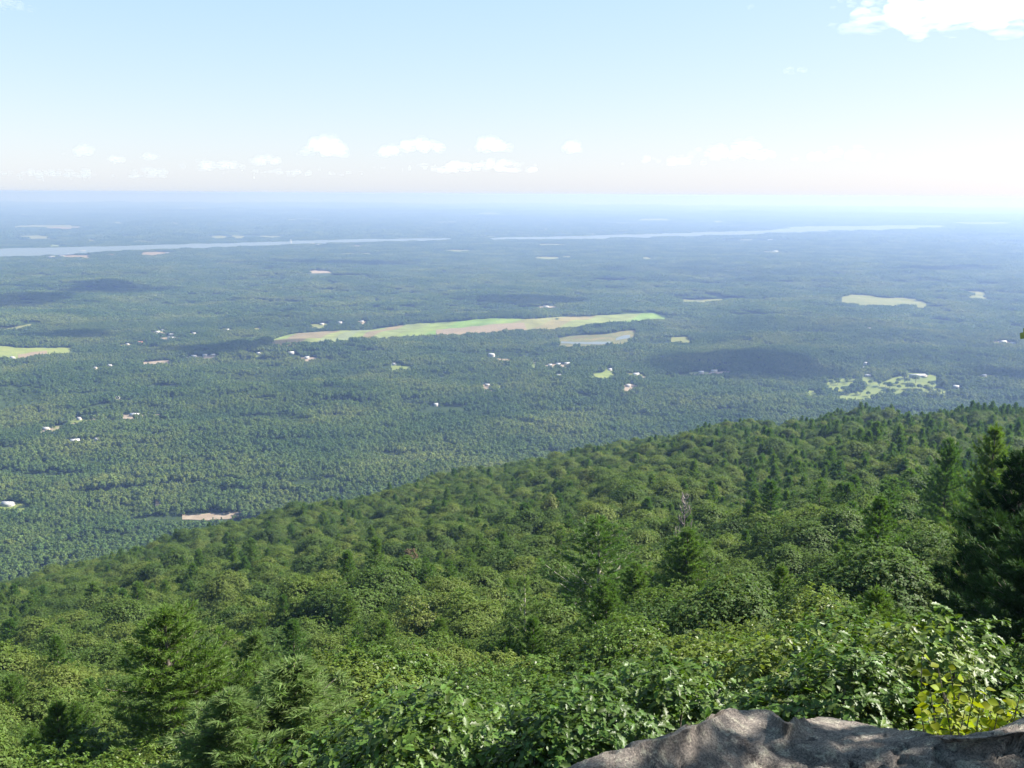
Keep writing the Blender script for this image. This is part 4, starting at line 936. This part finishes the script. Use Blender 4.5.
# ------------------------------------------------------------------ clouds
def cloud_mat(name, dens, thr=None):
    """cloud: even inside, or broken into wisps by a noise when thr is given"""
    m, t, N, L, b, out = nodes(name); N.remove(b); v = N.new('ShaderNodeVolumePrincipled')
    v.inputs['Color'].default_value = (1, 1, 1, 1); v.inputs['Absorption Color'].default_value = (1, 1, 1, 1); v.inputs['Density'].default_value = dens; v.inputs['Anisotropy'].default_value = .55
    if thr is not None:
        tc = N.new('ShaderNodeTexCoord'); n = N.new('ShaderNodeTexNoise'); n.inputs['Scale'].default_value = 9; n.inputs['Detail'].default_value = 5; n.inputs['Roughness'].default_value = .6
        L.new(tc.outputs['Generated'], n.inputs['Vector']); mr = N.new('ShaderNodeMapRange'); L.new(n.outputs['Fac'], mr.inputs[0]); mr.inputs[1].default_value = thr; mr.inputs[2].default_value = thr+.25; mr.inputs[4].default_value = dens
        vs = N.new('ShaderNodeVectorMath'); vs.operation = 'SUBTRACT'; vs.inputs[1].default_value = (.5, .5, .35); L.new(tc.outputs['Generated'], vs.inputs[0])
        ln = N.new('ShaderNodeVectorMath'); ln.operation = 'LENGTH'; L.new(vs.outputs[0], ln.inputs[0])
        fo = N.new('ShaderNodeMapRange'); L.new(ln.outputs['Value'], fo.inputs[0]); fo.inputs[1].default_value = .28; fo.inputs[2].default_value = .56; fo.inputs[3].default_value = 1; fo.inputs[4].default_value = .12
        mu = N.new('ShaderNodeMath'); mu.operation = 'MULTIPLY'; L.new(mr.outputs[0], mu.inputs[0]); L.new(fo.outputs[0], mu.inputs[1])
        L.new(mu.outputs[0], v.inputs['Density'])
    L.new(v.outputs[0], out.inputs['Volume']); return m
def ico(sub=2):
    import bmesh
    b = bmesh.new(); bmesh.ops.create_icosphere(b, subdivisions=sub, radius=1); V = np.array([v.co[:] for v in b.verts]); Fi = np.array([[v.index for v in f.verts] for f in b.faces]); b.free(); return V, Fi
ICO = ico(2)
def puff(g, w, h, d, n, flat=True):
    VV, FF, o = [], [], 0
    for i in range(n):
        u = g.normal()*.24*w; v = g.normal()*.25*d; q = max(0, 1-(abs(u)/(w*.55))**2); r = (.12+.26*g.random())*h*(.45+.75*q); z = g.random()*max(h*q*.95-r, 0)*.9 + r*.45
        V = ICO[0]*r + np.array([u, v, z]); 
        VV.append(V); FF.append(ICO[1]+o); o += len(V)
    return np.concatenate(VV), np.concatenate(FF)
def cloud(px_, py_, wp, hp_, dist, label, dens, n=26, seed=0, depth=.8):
    g = np.random.default_rng(900+seed); d = pdir(px_, py_); hd = math.hypot(d[0], d[1]); P = np.array([d[0]/hd*dist, d[1]/hd*dist, 600+d[2]/hd*dist])
    w, h = wp*dist/F, hp_*dist/F; V, Fi = puff(g, w, h, w*depth, n)
    V[:, 2] = np.maximum(V[:, 2], .06*h*np.sin(V[:, 0]/w*9)) ; a = math.atan2(d[0], d[1])
    o = mesh_obj('cloud', V, Fi, CM[dens]); o.location = P; o.rotation_euler = (0, 0, -a)
    md = o.modifiers.new('skin', 'REMESH'); md.mode = 'VOXEL'; md.voxel_size = max(w, h)/46; md.use_smooth_shade = True
    tag(o, label, 'cloud', 'white fair weather clouds in the pale sky'); return o
CM = {'thick': cloud_mat('cloud', .007, .47), 'thin': cloud_mat('thin_cloud', .0025, .42), 'far': cloud_mat('far_cloud', .0026, .36), 'overhead': cloud_mat('overhead_cloud', .008)}
cloud(325, 157, 44, 24, 26000, 'brightest puffy cloud of the low cloud band', 'far', 40, 1)
cloud(86, 156, 30, 13, 26000, 'small round cloud standing above the band on the left', 'far', 26, 2)
for i, (x, y, w_, h_, lb) in enumerate([(45, 178, 70, 10, 'long low cloud at the left end of the cloud band'), (118, 163, 26, 9, 'small cloud right of the small round cloud'), (150, 176, 60, 10, 'flat cloud in the band between round and brightest cloud'),
        (152, 160, 26, 8, 'tiny bright cloud above the flat band cloud'), (215, 170, 80, 14, 'broad cloud in the band left of the brightest cloud'), (265, 165, 44, 12, 'low cloud just left of the brightest cloud'), (388, 157, 26, 14, 'first cloud right of the brightest cloud'),
        (420, 154, 60, 18, 'wide puffy cloud second right of the brightest cloud'), (492, 152, 44, 18, 'puffy cloud in the middle of the sky'), (500, 166, 60, 9, 'flat cloud just below the puffy middle cloud'), (573, 153, 26, 14, 'small cloud right of the puffy middle cloud'),
        (665, 166, 90, 14, 'faint long cloud right of the middle of the sky'), (740, 160, 110, 22, 'broad faint cloud in the white haze on the right'), (840, 162, 100, 16, 'faint cloud bank at the right end of the band')]):
    cloud(x, y, w_, h_, 30000, lb, 'thin' if i > 10 else 'far', 24, 10+i)
cloud(985, 25, 250, 50, 9000, 'big white cloud cut by the upper right corner', 'thick', 110, 40)
cloud(90, 181, 230, 13, 33000, 'long hazy cloud bank lowest on the left', 'far', 90, 60)
cloud(300, 178, 260, 12, 33000, 'long hazy cloud bank lowest under the brightest cloud', 'far', 90, 61)
cloud(470, 174, 200, 15, 33000, 'hazy cloud bank lowest in the middle of the sky', 'far', 80, 62)
cloud(860, 8, 70, 16, 9000, 'ragged cloud wisp left of the big corner cloud', 'thin', 20, 41)
cloud(8, 11, 46, 14, 9000, 'white cloud cut by the upper left corner', 'thick', 24, 42)
cloud(792, 74, 44, 9, 14000, 'thin lone wisp in the upper right sky', 'thin', 12, 43)
cloud(752, 10, 14, 6, 12000, 'tiny faint wisp at the top of the sky', 'thin', 6, 44)

def overhead():
    """fair weather clouds outside the picture, between the sun and the valley: their shadows darken the woods"""
    g = np.random.default_rng(333); VV, FF, o = [], [], 0
    for (px_, py_, wx, ry, zc) in [(745, 364, 420, 300, 2300), (700, 370, 240, 200, 2300), (800, 374, 260, 180, 2300), (115, 287, 520, 420, 2300), (12, 296, 420, 420, 2300), (1000, 372, 240, 260, 2300), (530, 298, 520, 260, 2500), (700, 233.5, 1500, 520, 3300), (860, 233.5, 1700, 520, 3300), (1000, 235, 1500, 520, 3300), (60, 335, 600, 120, 2300), (225, 346, 500, 90, 2300), (640, 225, 1500, 500, 3300), (120, 232, 1700, 500, 3600), (400, 215, 2500, 900, 4200), (320, 262, 1200, 300, 2900), (940, 268, 900, 260, 2900)]:
        p = ground_hit(px_, py_, 10.); t = (zc-15)/SUN[2]; c = np.array([p[0], p[1], 15.]) + SUN*t
        ux, uy, _q = project(c - np.array([0, 0, 250])); m_ = 1.2*wx/math.hypot(*c[:2])*F
        if uy > -20 and -m_ < ux < W+m_: print('cloud shadow left out', px_, py_, ux, uy); continue
        for q in range(14):
            V = ICO[0]*np.array([wx*.3, ry*.5, 110])*g.uniform(.6, 1.0) + c + np.array([g.normal()*wx*.24, g.normal()*ry*.3, g.uniform(-40, 40)])
            VV.append(V); FF.append(ICO[1]+o); o += len(V)
    ob = mesh_obj('overhead_clouds', np.concatenate(VV), np.concatenate(FF), CM['overhead'])
    md = ob.modifiers.new('skin', 'REMESH'); md.mode = 'VOXEL'; md.voxel_size = 45
    tag(ob, 'fair weather clouds overhead that shade patches of the valley', 'clouds', kind='stuff')
overhead()
